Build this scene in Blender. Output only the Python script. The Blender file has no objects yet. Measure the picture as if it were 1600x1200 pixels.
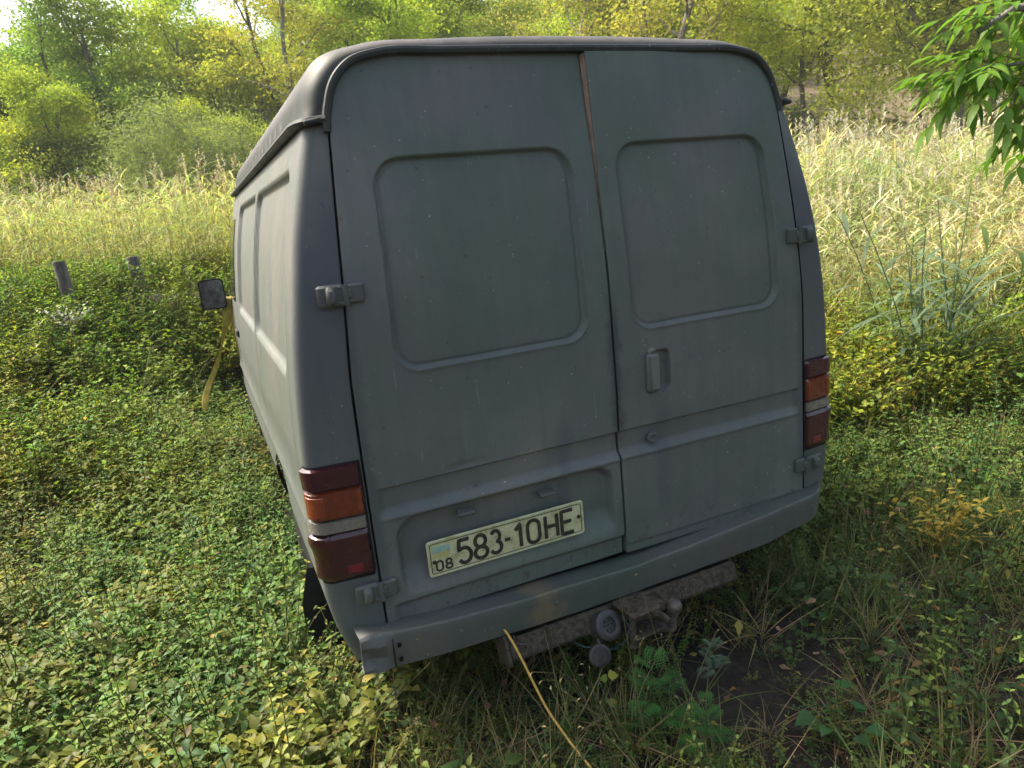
import bpy, math, random
import numpy as np
from mathutils import Vector

# ---------------------------------------------------------------- camera, sky, sun, exposure
scene = bpy.context.scene
COL = scene.collection
CAM = np.array([-1.1155, -1.8769, 1.6058])
CROT = (math.radians(76.3525), math.radians(5.5156), math.radians(-24.0082))
cd = bpy.data.cameras.new("camera")
cam = bpy.data.objects.new("camera", cd)
COL.objects.link(cam)
cam.location = CAM
cam.rotation_euler = CROT
cd.sensor_fit = 'HORIZONTAL'
cd.sensor_width = 36.0
cd.lens = 36.0 * 1112.6 / 1600.0
cd.clip_start = 0.05
cd.clip_end = 3000
cd.dof.use_dof = True
cd.dof.focus_distance = 2.4
cd.dof.aperture_fstop = 9.0
scene.camera = cam

SUN_ELEV, SUN_AZ = 50.0, -42.0          # azimuth measured from +Y (away from camera) towards +X
sun_dir = Vector((math.sin(math.radians(SUN_AZ)) * math.cos(math.radians(SUN_ELEV)),
                  math.cos(math.radians(SUN_AZ)) * math.cos(math.radians(SUN_ELEV)),
                  math.sin(math.radians(SUN_ELEV))))
world = bpy.data.worlds.new("World")
scene.world = world
world.use_nodes = True
wn = world.node_tree
bg = wn.nodes["Background"]
sky = wn.nodes.new("ShaderNodeTexSky")
sky.sky_type = 'NISHITA'
sky.sun_disc = False
sky.sun_elevation = math.radians(SUN_ELEV)
sky.sun_rotation = math.radians(SUN_AZ)
sky.air_density = 1.0
sky.dust_density = 6.0
sky.ozone_density = 1.0
wn.links.new(sky.outputs[0], bg.inputs[0])
bg.inputs[1].default_value = 0.15
sd = bpy.data.lights.new("sun", 'SUN')
sd.energy = 3.3
sd.angle = math.radians(14.0)
sd.color = (1.0, 0.93, 0.80)
so = bpy.data.objects.new("sun", sd)
COL.objects.link(so)
so.rotation_euler = sun_dir.to_track_quat('Z', 'Y').to_euler()
scene.view_settings.view_transform = 'Standard'
scene.view_settings.look = 'None'
scene.view_settings.exposure = 1.42
scene.view_settings.gamma = 1.0
scene.view_settings.use_curve_mapping = False
scene.cycles.max_bounces = 6
scene.cycles.diffuse_bounces = 3
scene.cycles.glossy_bounces = 2
scene.cycles.transmission_bounces = 4

rs = np.random.RandomState(7)
F_AX = np.array([0.386, 0.922])          # horizontal viewing direction
R_AX = np.array([0.922, -0.386])


def sstep(a, b, x):
    t = np.clip((np.asarray(x, float) - a) / (b - a), 0, 1)
    return t * t * (3 - 2 * t)


def ground_h(x, y):
    x = np.asarray(x, float); y = np.asarray(y, float)
    s = (x - CAM[0]) * F_AX[0] + (y - CAM[1]) * F_AX[1]
    l = (x - CAM[0]) * R_AX[0] + (y - CAM[1]) * R_AX[1]
    side = sstep(-4, 4, l)
    h = (1.07 * (1 - side) + 0.45 * side) * sstep(2.9, 7.4, s)
    h = h + 0.012 * np.sin(x * 3.1 + 1.3) * np.cos(y * 2.7) + 0.03 * np.sin(x * 0.8) * np.sin(y * 0.6 + 1)
    dv = np.hypot(np.clip(np.abs(x) - .95, 0, None), np.clip(np.abs(y - 2.4) - 2.5, 0, None))
    h = h * sstep(-.1, 1.7, dv)
    lat = sstep(-18, 10, l)
    st = 30 - 5 * lat
    h = h + (np.clip(s - st, 0, 75)) * (0.17 + 0.13 * lat)
    return h


def at(px, d):
    """ground point seen in the direction of photo column px, d metres from the camera"""
    a = math.atan((px - 800) / 1112.6 * 0.99)
    v = F_AX * math.cos(a) + R_AX * math.sin(a)
    p = CAM[:2] + v * d
    return float(p[0]), float(p[1]), float(ground_h(p[0], p[1]))


# ---------------------------------------------------------------- object helpers
def tag(o, label=None, cat=None, group=None, kind=None):
    if label: o['label'] = label
    if cat: o['category'] = cat
    if group: o['group'] = group
    if kind: o['kind'] = kind
    return o


def empty(name, loc=(0, 0, 0), rz=0.0):
    o = bpy.data.objects.new(name, None)
    COL.objects.link(o)
    o.location = loc
    o.rotation_euler = (0, 0, rz)
    o.empty_display_size = 0.1
    return o


def mk(name, V, F, mat, parent=None, smooth=True, C=None, sharp=None):
    """V (n,3); F = list/array of faces, or a dict of arrays by corner count"""
    V = np.asarray(V, np.float32)
    me = bpy.data.meshes.new(name)
    if isinstance(F, np.ndarray):
        m, k = F.shape
        me.vertices.add(len(V)); me.vertices.foreach_set("co", V.ravel())
        me.loops.add(m * k); me.loops.foreach_set("vertex_index", F.astype(np.int32).ravel())
        me.polygons.add(m)
        me.polygons.foreach_set("loop_start", np.arange(0, m * k, k, dtype=np.int32))
        me.update(calc_edges=True)
    else:
        me.from_pydata([tuple(map(float, v)) for v in V], [], [tuple(int(i) for i in f) for f in F])
        me.update()
    if smooth:
        me.polygons.foreach_set("use_smooth", np.ones(len(me.polygons), bool))
        if sharp:
            me.set_sharp_from_angle(angle=math.radians(sharp))
    if C is not None:
        at_ = me.color_attributes.new("tint", 'FLOAT_COLOR', 'POINT')
        c4 = np.ones((len(V), 4), np.float32); c4[:, :3] = C
        at_.data.foreach_set("color", c4.ravel())
    if mat: me.materials.append(mat)
    o = bpy.data.objects.new(name, me)
    COL.objects.link(o)
    if parent: o.parent = parent
    return o


class MB:
    def __init__(self): self.V = []; self.F = []
    def add(self, V, F):
        b = len(self.V); self.V += [tuple(v) for v in V]; self.F += [tuple(i + b for i in f) for f in F]
        return self
    def box(self, c, s, bev=0.0, rot=None):
        """box with chamfered edges"""
        sx, sy, sz = [a / 2 for a in s]
        if bev <= 0:
            V = [(x * sx, y * sy, z * sz) for x in (-1, 1) for y in (-1, 1) for z in (-1, 1)]
            F = [(0, 1, 3, 2), (4, 6, 7, 5), (0, 4, 5, 1), (2, 3, 7, 6), (0, 2, 6, 4), (1, 5, 7, 3)]
        else:
            b = min(bev, sx * .9, sy * .9, sz * .9)
            V = []; idx = {}
            for x in (-1, 1):
                for y in (-1, 1):
                    for z in (-1, 1):
                        for k in range(3):
                            p = [x * (sx - b), y * (sy - b), z * (sz - b)]
                            p[k] = (x * sx, y * sy, z * sz)[k]
                            idx[(x, y, z, k)] = len(V); V.append(tuple(p))
            F = []
            for k in range(3):
                for sgn in (-1, 1):
                    o1, o2 = [(1, 2), (0, 2), (0, 1)][k]
                    q = []
                    for a, c2 in ((-1, -1), (1, -1), (1, 1), (-1, 1)):
                        key = [0, 0, 0]; key[k] = sgn; key[o1] = a; key[o2] = c2
                        q.append(idx[(*key, k)])
                    F.append(q)
            for k in range(3):
                o1, o2 = [(1, 2), (0, 2), (0, 1)][k]
                for a in (-1, 1):
                    for c2 in (-1, 1):
                        k0 = [0, 0, 0]; k0[o1] = a; k0[o2] = c2
                        A = list(k0); A[k] = -1; B = list(k0); B[k] = 1
                        F.append([idx[(*A, o1)], idx[(*B, o1)], idx[(*B, o2)], idx[(*A, o2)]])
            for x in (-1, 1):
                for y in (-1, 1):
                    for z in (-1, 1):
                        F.append([idx[(x, y, z, 0)], idx[(x, y, z, 1)], idx[(x, y, z, 2)]])
        V = np.array(V)
        if rot is not None: V = V @ rotm(*rot).T
        return self.add(V + np.array(c), F)
    def tube(self, pts, r, n=10, caps=True, sq=(1, 1)):
        V, F = tube_arrays(np.array(pts, float), r, n, caps, sq)
        return self.add(V, F)
    def cyl(self, a, b, r, n=20, r2=None):
        return self.tube([a, b], [r, r if r2 is None else r2], n)
    def lathe(self, prof, c, ax, n=24):
        """prof: list of (radius, distance along axis)"""
        ax = np.array(ax, float); ax /= np.linalg.norm(ax)
        t = np.array([0, 0, 1.]) if abs(ax[2]) < .9 else np.array([1., 0, 0])
        u = np.cross(ax, t); u /= np.linalg.norm(u); v = np.cross(ax, u)
        V = []; F = []
        for r, h in prof:
            for k in range(n):
                a = 2 * math.pi * k / n
                V.append(np.array(c) + ax * h + (u * math.cos(a) + v * math.sin(a)) * r)
        for i in range(len(prof) - 1):
            for k in range(n):
                F.append((i * n + k, i * n + (k + 1) % n, (i + 1) * n + (k + 1) % n, (i + 1) * n + k))
        F.append(tuple(range(n))[::-1]); F.append(tuple(range((len(prof) - 1) * n, len(prof) * n)))
        return self.add(V, F)
    def build(self, name, mat, parent=None, smooth=True, sharp=40):
        o = mk(name, np.array(self.V), self.F, mat, parent, smooth, None, sharp)
        import bmesh
        bm = bmesh.new(); bm.from_mesh(o.data); bmesh.ops.recalc_face_normals(bm, faces=bm.faces)
        bm.to_mesh(o.data); bm.free()
        return o


def rotm(rx, ry, rz):
    cx, sx, cy, sy, cz, sz = math.cos(rx), math.sin(rx), math.cos(ry), math.sin(ry), math.cos(rz), math.sin(rz)
    return (np.array([[cz, -sz, 0], [sz, cz, 0], [0, 0, 1]]) @ np.array([[cy, 0, sy], [0, 1, 0], [-sy, 0, cy]])
            @ np.array([[1, 0, 0], [0, cx, -sx], [0, sx, cx]]))


def tube_arrays(P, r, n=6, caps=True, sq=(1, 1)):
    m = len(P)
    r = np.broadcast_to(np.asarray(r, float), (m,))
    T = np.gradient(P, axis=0) if m > 2 else np.repeat((P[1] - P[0])[None], m, 0)
    T /= np.linalg.norm(T, axis=1)[:, None] + 1e-9
    ref = np.array([0, 0, 1.]) if abs(T[0, 2]) < .95 else np.array([1., 0, 0])
    V = []
    u = np.cross(T[0], ref); u /= np.linalg.norm(u)
    for i in range(m):
        u = u - T[i] * (u @ T[i]); u /= np.linalg.norm(u) + 1e-9
        v = np.cross(T[i], u)
        for k in range(n):
            a = 2 * math.pi * k / n
            V.append(P[i] + (u * math.cos(a) * sq[0] + v * math.sin(a) * sq[1]) * r[i])
    F = []
    for i in range(m - 1):
        for k in range(n):
            F.append((i * n + k, i * n + (k + 1) % n, (i + 1) * n + (k + 1) % n, (i + 1) * n + k))
    if caps:
        F.append(tuple(range(n))[::-1]); F.append(tuple(range((m - 1) * n, m * n)))
    return np.array(V), F


# ---------------------------------------------------------------- materials
class NT:
    def __init__(self, name):
        self.m = bpy.data.materials.new(name); self.m.use_nodes = True
        self.t = self.m.node_tree; self.b = self.t.nodes["Principled BSDF"]
        self.out = self.t.nodes["Material Output"]
    def n(self, typ, **kw):
        nd = self.t.nodes.new(typ)
        for k, v in kw.items():
            if k in nd.inputs: nd.inputs[k].default_value = v
            else: setattr(nd, k, v)
        return nd
    def l(self, a, b): self.t.links.new(a, b)
    def coord(self, scale=(1, 1, 1), loc=(0, 0, 0)):
        tc = self.n("ShaderNodeTexCoord"); mp = self.n("ShaderNodeMapping")
        mp.inputs['Scale'].default_value = scale; mp.inputs['Location'].default_value = loc
        self.l(tc.outputs['Object'], mp.inputs[0]); return mp.outputs[0]
    def noise(self, sc, detail=4, rough=.55, vec=None, dist=0):
        nd = self.n("ShaderNodeTexNoise"); nd.inputs['Scale'].default_value = sc
        nd.inputs['Detail'].default_value = detail; nd.inputs['Roughness'].default_value = rough
        nd.inputs['Distortion'].default_value = dist
        self.l(vec if vec is not None else self.coord(), nd.inputs['Vector']); return nd.outputs['Fac']
    def ramp(self, fac, stops):
        r = self.n("ShaderNodeValToRGB"); e = r.color_ramp.elements
        while len(e) < len(stops): e.new(.5)
        for i, (p, c) in enumerate(stops):
            e[i].position = p
            e[i].color = (*c, 1) if not isinstance(c, (int, float)) else (c, c, c, 1)
        self.l(fac, r.inputs[0]); return r.outputs[0]
    def mix(self, fac, a, b, mode='MIX'):
        m = self.n("ShaderNodeMix", data_type='RGBA', blend_type=mode)
        for s, v in ((m.inputs[0], fac), (m.inputs[6], a), (m.inputs[7], b)):
            if hasattr(v, 'links'): self.l(v, s)
            elif isinstance(v, (int, float)): s.default_value = v
            else: s.default_value = (*v, 1)
        return m.outputs[2]
    def math(self, op, a, b=0.0, c=None):
        m = self.n("ShaderNodeMath", operation=op)
        for s, v in zip(m.inputs, (a, b, c)):
            if v is None: continue
            if hasattr(v, 'links'): self.l(v, s)
            else: s.default_value = v
        return m.outputs[0]
    def bump(self, h, strength=.3, dist=.01):
        b = self.n("ShaderNodeBump"); b.inputs['Strength'].default_value = strength
        b.inputs['Distance'].default_value = dist
        self.l(h, b.inputs['Height']); self.l(b.outputs[0], self.b.inputs['Normal'])


def mat_paint(name="van_paint", dark=1.0, extra=None, var=1.0, spec=.30):
    t = NT(name)
    big = t.noise(2.6, 5, .62, None, .6)
    c = t.ramp(big, [(.34, (.130 * dark, .158 * dark, .132 * dark)), (.45, (.152 * dark, .168 * dark, .148 * dark)),
                     (.54, (.165 * dark, .164 * dark, .152 * dark)), (.68, (.185 * dark, .190 * dark, .166 * dark))])
    g = t.noise(1.4, 3, .5, t.coord((1, 1, 1), (3.7, 1.2, 8)))
    c = t.mix(t.ramp(g, [(.46, 0.0), (.60, .65 * var)]), c, (.105 * dark, .148 * dark, .115 * dark))
    st = t.noise(1.0, 6, .65, t.coord((27, 27, 1.1)))
    c = t.mix(t.ramp(st, [(.36, .26), (.56, 0.0)]), c, (.085 * dark, .110 * dark, .108 * dark))
    st2 = t.noise(1.0, 4, .6, t.coord((22, 22, .7), (2, 5, 1)))
    c = t.mix(t.ramp(st2, [(.58, 0.0), (.74, .13)]), c, (.22, .24, .25))
    pz = t.noise(5.0, 5, .6, t.coord((1, 1, .8), (7, 7, 1)))
    c = t.mix(t.ramp(pz, [(.52, 0.0), (.62, .35 * var)]), c, (.155 * dark, .145 * dark, .158 * dark))
    dirt = t.noise(8, 8, .72)
    c = t.mix(t.ramp(dirt, [(.62, 0.0), (.76, .45)]), c, (.070, .075, .085))
    sp = t.noise(95, 2, .5)
    c = t.mix(t.ramp(sp, [(.735, 0.0), (.76, .8)]), c, (.42, .42, .40))
    sp2 = t.noise(60, 2, .5, t.coord((1, 1, 1), (9, 2, 4)))
    c = t.mix(t.ramp(sp2, [(.72, 0.0), (.75, .7)]), c, (.05, .05, .052))
    if extra: c = extra(t, c)
    t.l(c, t.b.inputs['Base Color'])
    t.l(t.ramp(dirt, [(.3, .44), (.75, .64)]), t.b.inputs['Roughness'])
    t.b.inputs['Specular IOR Level'].default_value = spec
    fine = t.noise(420, 3, .6); mid = t.noise(5.5, 3, .5)
    h = t.math('ADD', t.math('MULTIPLY', fine, .05), t.math('MULTIPLY', mid, 1.6))
    t.bump(h, .35, .006)
    return t.m


def grime(t, c, x0, w, z0, z1, amt, ns=9, col=(.045, .047, .058), shift=0.0):
    """ragged dark smear along a vertical seam at |x| = x0 between heights z0 and z1"""
    sep = t.n("ShaderNodeSeparateXYZ"); tc = t.n("ShaderNodeTexCoord"); t.l(tc.outputs['Object'], sep.inputs[0])
    ax = t.math('ABSOLUTE', sep.outputs['X']) if x0 > .1 else sep.outputs['X']
    dx = t.math('DIVIDE', t.math('ABSOLUTE', t.math('SUBTRACT', ax, x0)), w)
    n = t.noise(ns, 6, .7, t.coord((1, 1, 1), (shift, 3, shift)))
    v = t.math('SUBTRACT', t.math('MULTIPLY', n, 2.2), dx)
    f = t.ramp(v, [(.10, 0.0), (.75, amt)])
    lo = t.ramp(t.math('MULTIPLY', t.math('SUBTRACT', sep.outputs['Z'], z0), 4.0), [(0.0, 0.0), (.5, 1.0)])
    hi = t.ramp(t.math('MULTIPLY', t.math('SUBTRACT', z1, sep.outputs['Z']), 4.0), [(0.0, 0.0), (.5, 1.0)])
    return t.mix(t.math('MULTIPLY', f, t.math('MULTIPLY', lo, hi)), c, col)


def door_grime(t, c):
    c = grime(t, c, .02, .030, .80, 1.36, .75, 16)
    c = grime(t, c, .79, .035, .50, 2.2, .45, 12, shift=4)
    c = grime(t, c, .178, .035, .55, 1.02, .45, 5, (.075, .078, .10), 2)
    cl = t.noise(1.3, 5, .6, t.coord((1, 1, 1), (5, 2, 9)))
    c = t.mix(t.ramp(cl, [(.38, .38), (.58, 0.0)]), c, (.055, .070, .068))
    rn = t.noise(38, 6, .75, t.coord((1, 1, 1), (2, 8, 5))); sep = t.n("ShaderNodeSeparateXYZ"); tc = t.n("ShaderNodeTexCoord"); t.l(tc.outputs['Object'], sep.inputs[0])
    low = t.ramp(sep.outputs['Z'], [(.47, 1.0), (.62, 0.0)])
    c = t.mix(t.math('MULTIPLY', low, t.ramp(rn, [(.56, 0.0), (.62, .8)])), c, (.085, .050, .030))
    c = t.mix(t.ramp(rn, [(.745, 0.0), (.76, .7)]), c, (.11, .065, .04))
    sc = t.noise(1.0, 3, .5, t.coord((60, 60, 5), (1, 1, 4)))
    return t.mix(t.ramp(sc, [(.72, 0.0), (.75, .22)]), c, (.30, .31, .31))


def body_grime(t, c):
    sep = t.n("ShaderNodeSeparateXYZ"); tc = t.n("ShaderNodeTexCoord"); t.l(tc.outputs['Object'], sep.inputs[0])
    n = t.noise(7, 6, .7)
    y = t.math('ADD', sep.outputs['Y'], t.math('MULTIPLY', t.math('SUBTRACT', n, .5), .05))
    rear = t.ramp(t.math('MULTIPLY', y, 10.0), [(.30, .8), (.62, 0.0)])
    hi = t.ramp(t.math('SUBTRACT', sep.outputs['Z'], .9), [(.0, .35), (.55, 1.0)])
    c = t.mix(t.math('MULTIPLY', rear, hi), c, (.062, .068, .082))  # darkens rear pillars up to the fold: shade painted in with soot
    mud = t.ramp(t.math('MULTIPLY', t.math('SUBTRACT', t.math('ADD', sep.outputs['Z'], t.math('MULTIPLY', n, .12)), .42), 4.0), [(0.0, .6), (.45, 0.0)])
    return t.mix(mud, c, (.10, .10, .085))


def roof_dirt(t, c):
    n = t.noise(3.0, 6, .7, t.coord((1, 1, 1), (4, 4, 0)))
    sep = t.n("ShaderNodeSeparateXYZ"); tc = t.n("ShaderNodeTexCoord"); t.l(tc.outputs['Object'], sep.inputs[0])
    top = t.ramp(t.math('MULTIPLY', t.math('SUBTRACT', sep.outputs['Z'], 1.95), 6.0), [(0.1, 0.0), (.6, .75)])
    c = t.mix(t.math('MULTIPLY', top, t.ramp(n, [(.3, 0.2), (.6, 1.0)])), c, (.150, .132, .115))
    f = t.noise(9, 6, .8)
    return t.mix(t.ramp(f, [(.60, 0.0), (.66, .6)]), c, (.045, .045, .05))


def bumper_rust(t, c):
    sep = t.n("ShaderNodeSeparateXYZ"); tc = t.n("ShaderNodeTexCoord"); t.l(tc.outputs['Object'], sep.inputs[0])
    x = t.math('ABSOLUTE', t.math('ADD', sep.outputs['X'], .33))
    n = t.noise(14, 6, .7)
    v = t.math('ADD', t.math('MULTIPLY', x, 6.0), t.math('MULTIPLY', n, 1.2))
    c = t.mix(t.ramp(v, [(.75, .55), (1.2 / 1.6, .5), (1.0, 0.0)]), c, (.23, .165, .095))
    r = t.noise(30, 5, .7, t.coord((1, 1, 1), (1, 7, 3)))
    return t.mix(t.ramp(r, [(.66, 0.0), (.7, .7)]), c, (.16, .09, .05))


def mat_simple(name, col, rough=.5, spec=.5, noise=0.0, ns=20, bump=0.0, metal=0.0, col2=None, coat=0):
    t = NT(name)
    if noise or col2:
        f = t.noise(ns, 6, .65)
        c2 = col2 if col2 else tuple(a * (1 - noise) for a in col)
        t.l(t.ramp(f, [(.38, c2), (.62, col)]), t.b.inputs['Base Color'])
        if bump: t.bump(f, bump, .004)
    else:
        t.b.inputs['Base Color'].default_value = (*col, 1)
    t.b.inputs['Roughness'].default_value = rough
    t.b.inputs['Specular IOR Level'].default_value = spec
    t.b.inputs['Metallic'].default_value = metal
    t.b.inputs['Coat Weight'].default_value = coat
    return t.m


def mat_leaf(name="leaf", trans=.42, gloss=.018, rough=.5):
    t = NT(name)
    a = t.n("ShaderNodeAttribute", attribute_name="tint")
    oi = t.n("ShaderNodeObjectInfo")
    c = t.mix(1.0, a.outputs['Color'], oi.outputs['Color'], 'MULTIPLY')
    d = t.n("ShaderNodeBsdfDiffuse"); tr = t.n("ShaderNodeBsdfTranslucent"); gl = t.n("ShaderNodeBsdfGlossy")
    gl.inputs['Roughness'].default_value = rough
    t.l(c, d.inputs[0])
    ct = t.mix(1.0, c, (1.25, 1.32, .70), 'MULTIPLY'); t.l(ct, tr.inputs[0])
    m = t.n("ShaderNodeMixShader"); m.inputs[0].default_value = trans
    t.l(d.outputs[0], m.inputs[1]); t.l(tr.outputs[0], m.inputs[2])
    m2 = t.n("ShaderNodeMixShader"); m2.inputs[0].default_value = gloss
    t.l(m.outputs[0], m2.inputs[1]); t.l(gl.outputs[0], m2.inputs[2])
    t.l(m2.outputs[0], t.out.inputs['Surface'])
    t.t.nodes.remove(t.b)
    return t.m


def mat_bark(name, a=(.085, .07, .055), b=(.17, .15, .125)):
    t = NT(name)
    f = t.noise(1.0, 7, .7, t.coord((9, 9, 2)))
    t.l(t.ramp(f, [(.35, a), (.62, b)]), t.b.inputs['Base Color'])
    t.b.inputs['Roughness'].default_value = .9
    t.bump(f, .6, .03); return t.m


def mat_ground():
    t = NT("forest_soil")
    n1 = t.noise(1.7, 8, .7); n2 = t.noise(28, 8, .75); n3 = t.noise(.22, 5, .6)
    c = t.ramp(n2, [(.3, (.018, .015, .013)), (.5, (.040, .032, .026)), (.68, (.085, .066, .048)), (.8, (.14, .11, .08))])
    c = t.mix(t.ramp(n1, [(.5, 0.0), (.7, .5)]), c, (.035, .045, .018))
    sep = t.n("ShaderNodeSeparateXYZ"); tc = t.n("ShaderNodeTexCoord"); t.l(tc.outputs['Object'], sep.inputs[0])
    far = t.ramp(t.math('DIVIDE', sep.outputs['Y'], 40.0), [(.25, 0.0), (.55, 1.0)])
    slope = t.ramp(n1, [(.35, (.10, .10, .045)), (.52, (.22, .165, .105)), (.7, (.30, .23, .16))])
    c = t.mix(far, c, slope)
    t.l(c, t.b.inputs['Base Color']); t.b.inputs['Roughness'].default_value = .95
    t.b.inputs['Specular IOR Level'].default_value = .2
    t.bump(n2, .8, .03); return t.m


def mat_lens(name, col, rough=.12, ribs=0):
    t = NT(name)
    n = t.noise(6, 4, .6)
    t.l(t.ramp(n, [(.35, tuple(a * .75 for a in col)), (.65, col)]), t.b.inputs['Base Color'])
    d = t.noise(40, 5, .7)
    t.l(t.ramp(d, [(.4, rough), (.7, rough + .25)]), t.b.inputs['Roughness'])
    t.b.inputs['Coat Weight'].default_value = .6; t.b.inputs['Coat Roughness'].default_value = .12
    w = t.n("ShaderNodeTexWave", wave_type='BANDS', bands_direction='X'); w.inputs['Scale'].default_value = 75 if ribs else 20
    t.l(t.coord(), w.inputs[0]); t.bump(w.outputs['Fac'], .5 if ribs else .12, .002)
    return t.m


def mat_plate():
    t = NT("plate_yellowed_paint")
    n = t.noise(26, 7, .7); g = t.noise(90, 4, .7)
    c = t.ramp(n, [(.32, (.30, .29, .13)), (.5, (.50, .50, .28)), (.7, (.60, .60, .40))])
    c = t.mix(t.ramp(g, [(.58, 0.0), (.68, .55)]), c, (.17, .15, .08))
    t.l(c, t.b.inputs['Base Color']); t.b.inputs['Roughness'].default_value = .45
    t.bump(g, .25, .001); return t.m


M = dict(
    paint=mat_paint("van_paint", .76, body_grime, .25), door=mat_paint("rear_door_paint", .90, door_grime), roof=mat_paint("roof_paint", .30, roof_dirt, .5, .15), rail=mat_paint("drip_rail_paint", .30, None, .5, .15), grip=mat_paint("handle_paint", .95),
    bumper=mat_paint("bumper_paint", .66, bumper_rust), hinge=mat_paint("hinge_paint", .60),
    rubber=mat_simple("black_rubber", (.018, .018, .02), .75, .3, .4, 30, .3),
    dark=mat_simple("dark_underside", (.012, .012, .012), .9, .1, .3, 12),
    seal=mat_simple("rubber_seal", (.010, .010, .012), .7, .2),
    tan=mat_simple("bare_door_edge", (.50, .36, .26), .7, .3, .35, 25, .3),
    red=mat_lens("red_lens", (.042, .003, .008)), red2=mat_lens("red_reflector", (.17, .006, .018)),
    amber=mat_lens("amber_lens", (.16, .026, .006), .15, 1), amber2=mat_lens("bright_amber_edge", (.25, .045, .010), .15, 1), clear=mat_lens("clear_lens", (.20, .18, .145), .2, 1),
    plate=mat_plate(), ink=mat_simple("black_enamel", (.018, .017, .015), .5, .4, col2=(.05, .045, .03), ns=60),
    blue=mat_simple("faded_flag_blue", (.16, .36, .36), .5, .4, col2=(.40, .46, .30), ns=120),
    yel=mat_simple("faded_flag_yellow", (.42, .36, .10), .5, .4, col2=(.48, .45, .22), ns=120),
    steel=mat_simple("rusty_towbar_steel", (.088, .076, .054), .8, .25, ns=60, bump=.9, col2=(.034, .026, .018)),
    steel2=mat_simple("bare_grey_steel", (.16, .14, .12), .5, .5, ns=50, bump=.5, col2=(.07, .055, .045), metal=.3),
    plastic=mat_simple("grey_plastic", (.050, .050, .048), .5, .5, .4, 30, .2),
    glass=mat_simple("dark_window_glass", (.02, .024, .026), .08, .6),
    mirror=mat_simple("mirror_glass", (.20, .23, .28), .10, .8, metal=.85, col2=(.06, .07, .085), ns=24),
    strap=mat_simple("olive_yellow_webbing", (.50, .37, .08), .8, .2, ns=30, col2=(.32, .27, .06), bump=.3),
    rope=mat_simple("orange_yellow_rope", (.66, .40, .11), .6, .3, ns=80, col2=(.46, .30, .06), bump=.4),
    leaf=mat_leaf(), grass=mat_leaf("dry_leaf", .38, .02, .5), bark=mat_bark("tree_bark"),
    barkg=mat_bark("grey_bark", (.12, .105, .095), (.26, .235, .215)),
    wood=mat_bark("weathered_post_wood", (.045, .035, .032), (.22, .19, .17)),
    ground=mat_ground(),
)

# ---------------------------------------------------------------- the ground
def axis(lo, hi, near_lo, near_hi, fine, coarse):
    a = [np.arange(near_lo, near_hi, fine)]
    k = near_hi; st = fine
    up = []
    while k < hi: up.append(k); st = min(st * 1.12, coarse); k += st
    up.append(hi)
    k = near_lo; st = fine; dn = []
    while k > lo: st = min(st * 1.12, coarse); k -= st; dn.append(max(k, lo))
    return np.array(dn[::-1] + list(a[0]) + up)
gx = axis(-600, 600, -4, 4, .06, 25); gy = axis(-600, 900, -2, 5, .06, 25)
GX, GY = np.meshgrid(gx, gy)
GZ = ground_h(GX, GY)
near = np.exp(-((GX / 4) ** 2 + ((GY - 1) / 5) ** 2))
GZ = GZ + near * rs.normal(0, .006, GX.shape)
ni, nj = GX.shape
ii = np.arange(ni * nj).reshape(ni, nj)
Q = np.stack([ii[:-1, :-1], ii[:-1, 1:], ii[1:, 1:], ii[1:, :-1]], -1).reshape(-1, 4)
g = mk("ground", np.stack([GX, GY, GZ], -1).reshape(-1, 3), Q, M['ground'])
tag(g, kind='structure')

# ---------------------------------------------------------------- the van
van = empty("panel_van", (0, 0, 0))
tag(van, "old matte grey high-roof panel van seen from behind, standing in the weeds", "van")


def lean(z):
    q = (np.asarray(z, float) - 1.42) / .09
    return .14 * .09 * np.logaddexp(0, q)

# half profile: door-opening outline (D) and outer skin (O), x and z against a shared parameter s
PS = np.array([  # dx, dz, ox, oz
    (.800, .380, .895, .380), (.800, .480, .928, .480), (.800, .600, .948, .600), (.800, .745, .950, .745),
    (.800, .770, .956, .770), (.800, .795, .950, .795),
    (.800, 1.00, .948, 1.00), (.797, 1.21, .934, 1.21), (.780, 1.435, .905, 1.435), (.765, 1.63, .868, 1.63),
    (.750, 1.80, .826, 1.79), (.744, 1.86, .806, 1.855), (.737, 1.90, .792, 1.90), (.715, 1.96, .778, 1.97),
    (.668, 2.01, .730, 2.045), (.585, 2.036, .620, 2.082), (.40, 2.040, .40, 2.098), (0, 2.042, 0, 2.106)])
_seg = np.concatenate([[0], np.cumsum(np.hypot(np.diff(PS[:, 2]), np.diff(PS[:, 3])))])
SL = _seg[-1]


def catmull(s):
    s = np.clip(np.asarray(s, float), 0, SL)
    k = np.clip(np.searchsorted(_seg, s, side='right') - 1, 0, len(_seg) - 2)
    h = (_seg[k + 1] - _seg[k]); t = ((s - _seg[k]) / h)[..., None]
    m = np.gradient(PS, _seg, axis=0)
    sl = np.diff(PS, axis=0) / np.diff(_seg)[:, None]
    for i in range(1, len(PS) - 1):      # limit slopes
        bad = sl[i - 1] * sl[i] <= 0
        m[i] = np.where(bad, 0, m[i])
    m[-1, 1] = 0; m[-1, 3] = 0
    h_ = h[..., None]
    return ((2 * t ** 3 - 3 * t ** 2 + 1) * PS[k] + (t ** 3 - 2 * t ** 2 + t) * h_ * m[k]
            + (-2 * t ** 3 + 3 * t ** 2) * PS[k + 1] + (t ** 3 - t ** 2) * h_ * m[k + 1])


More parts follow.
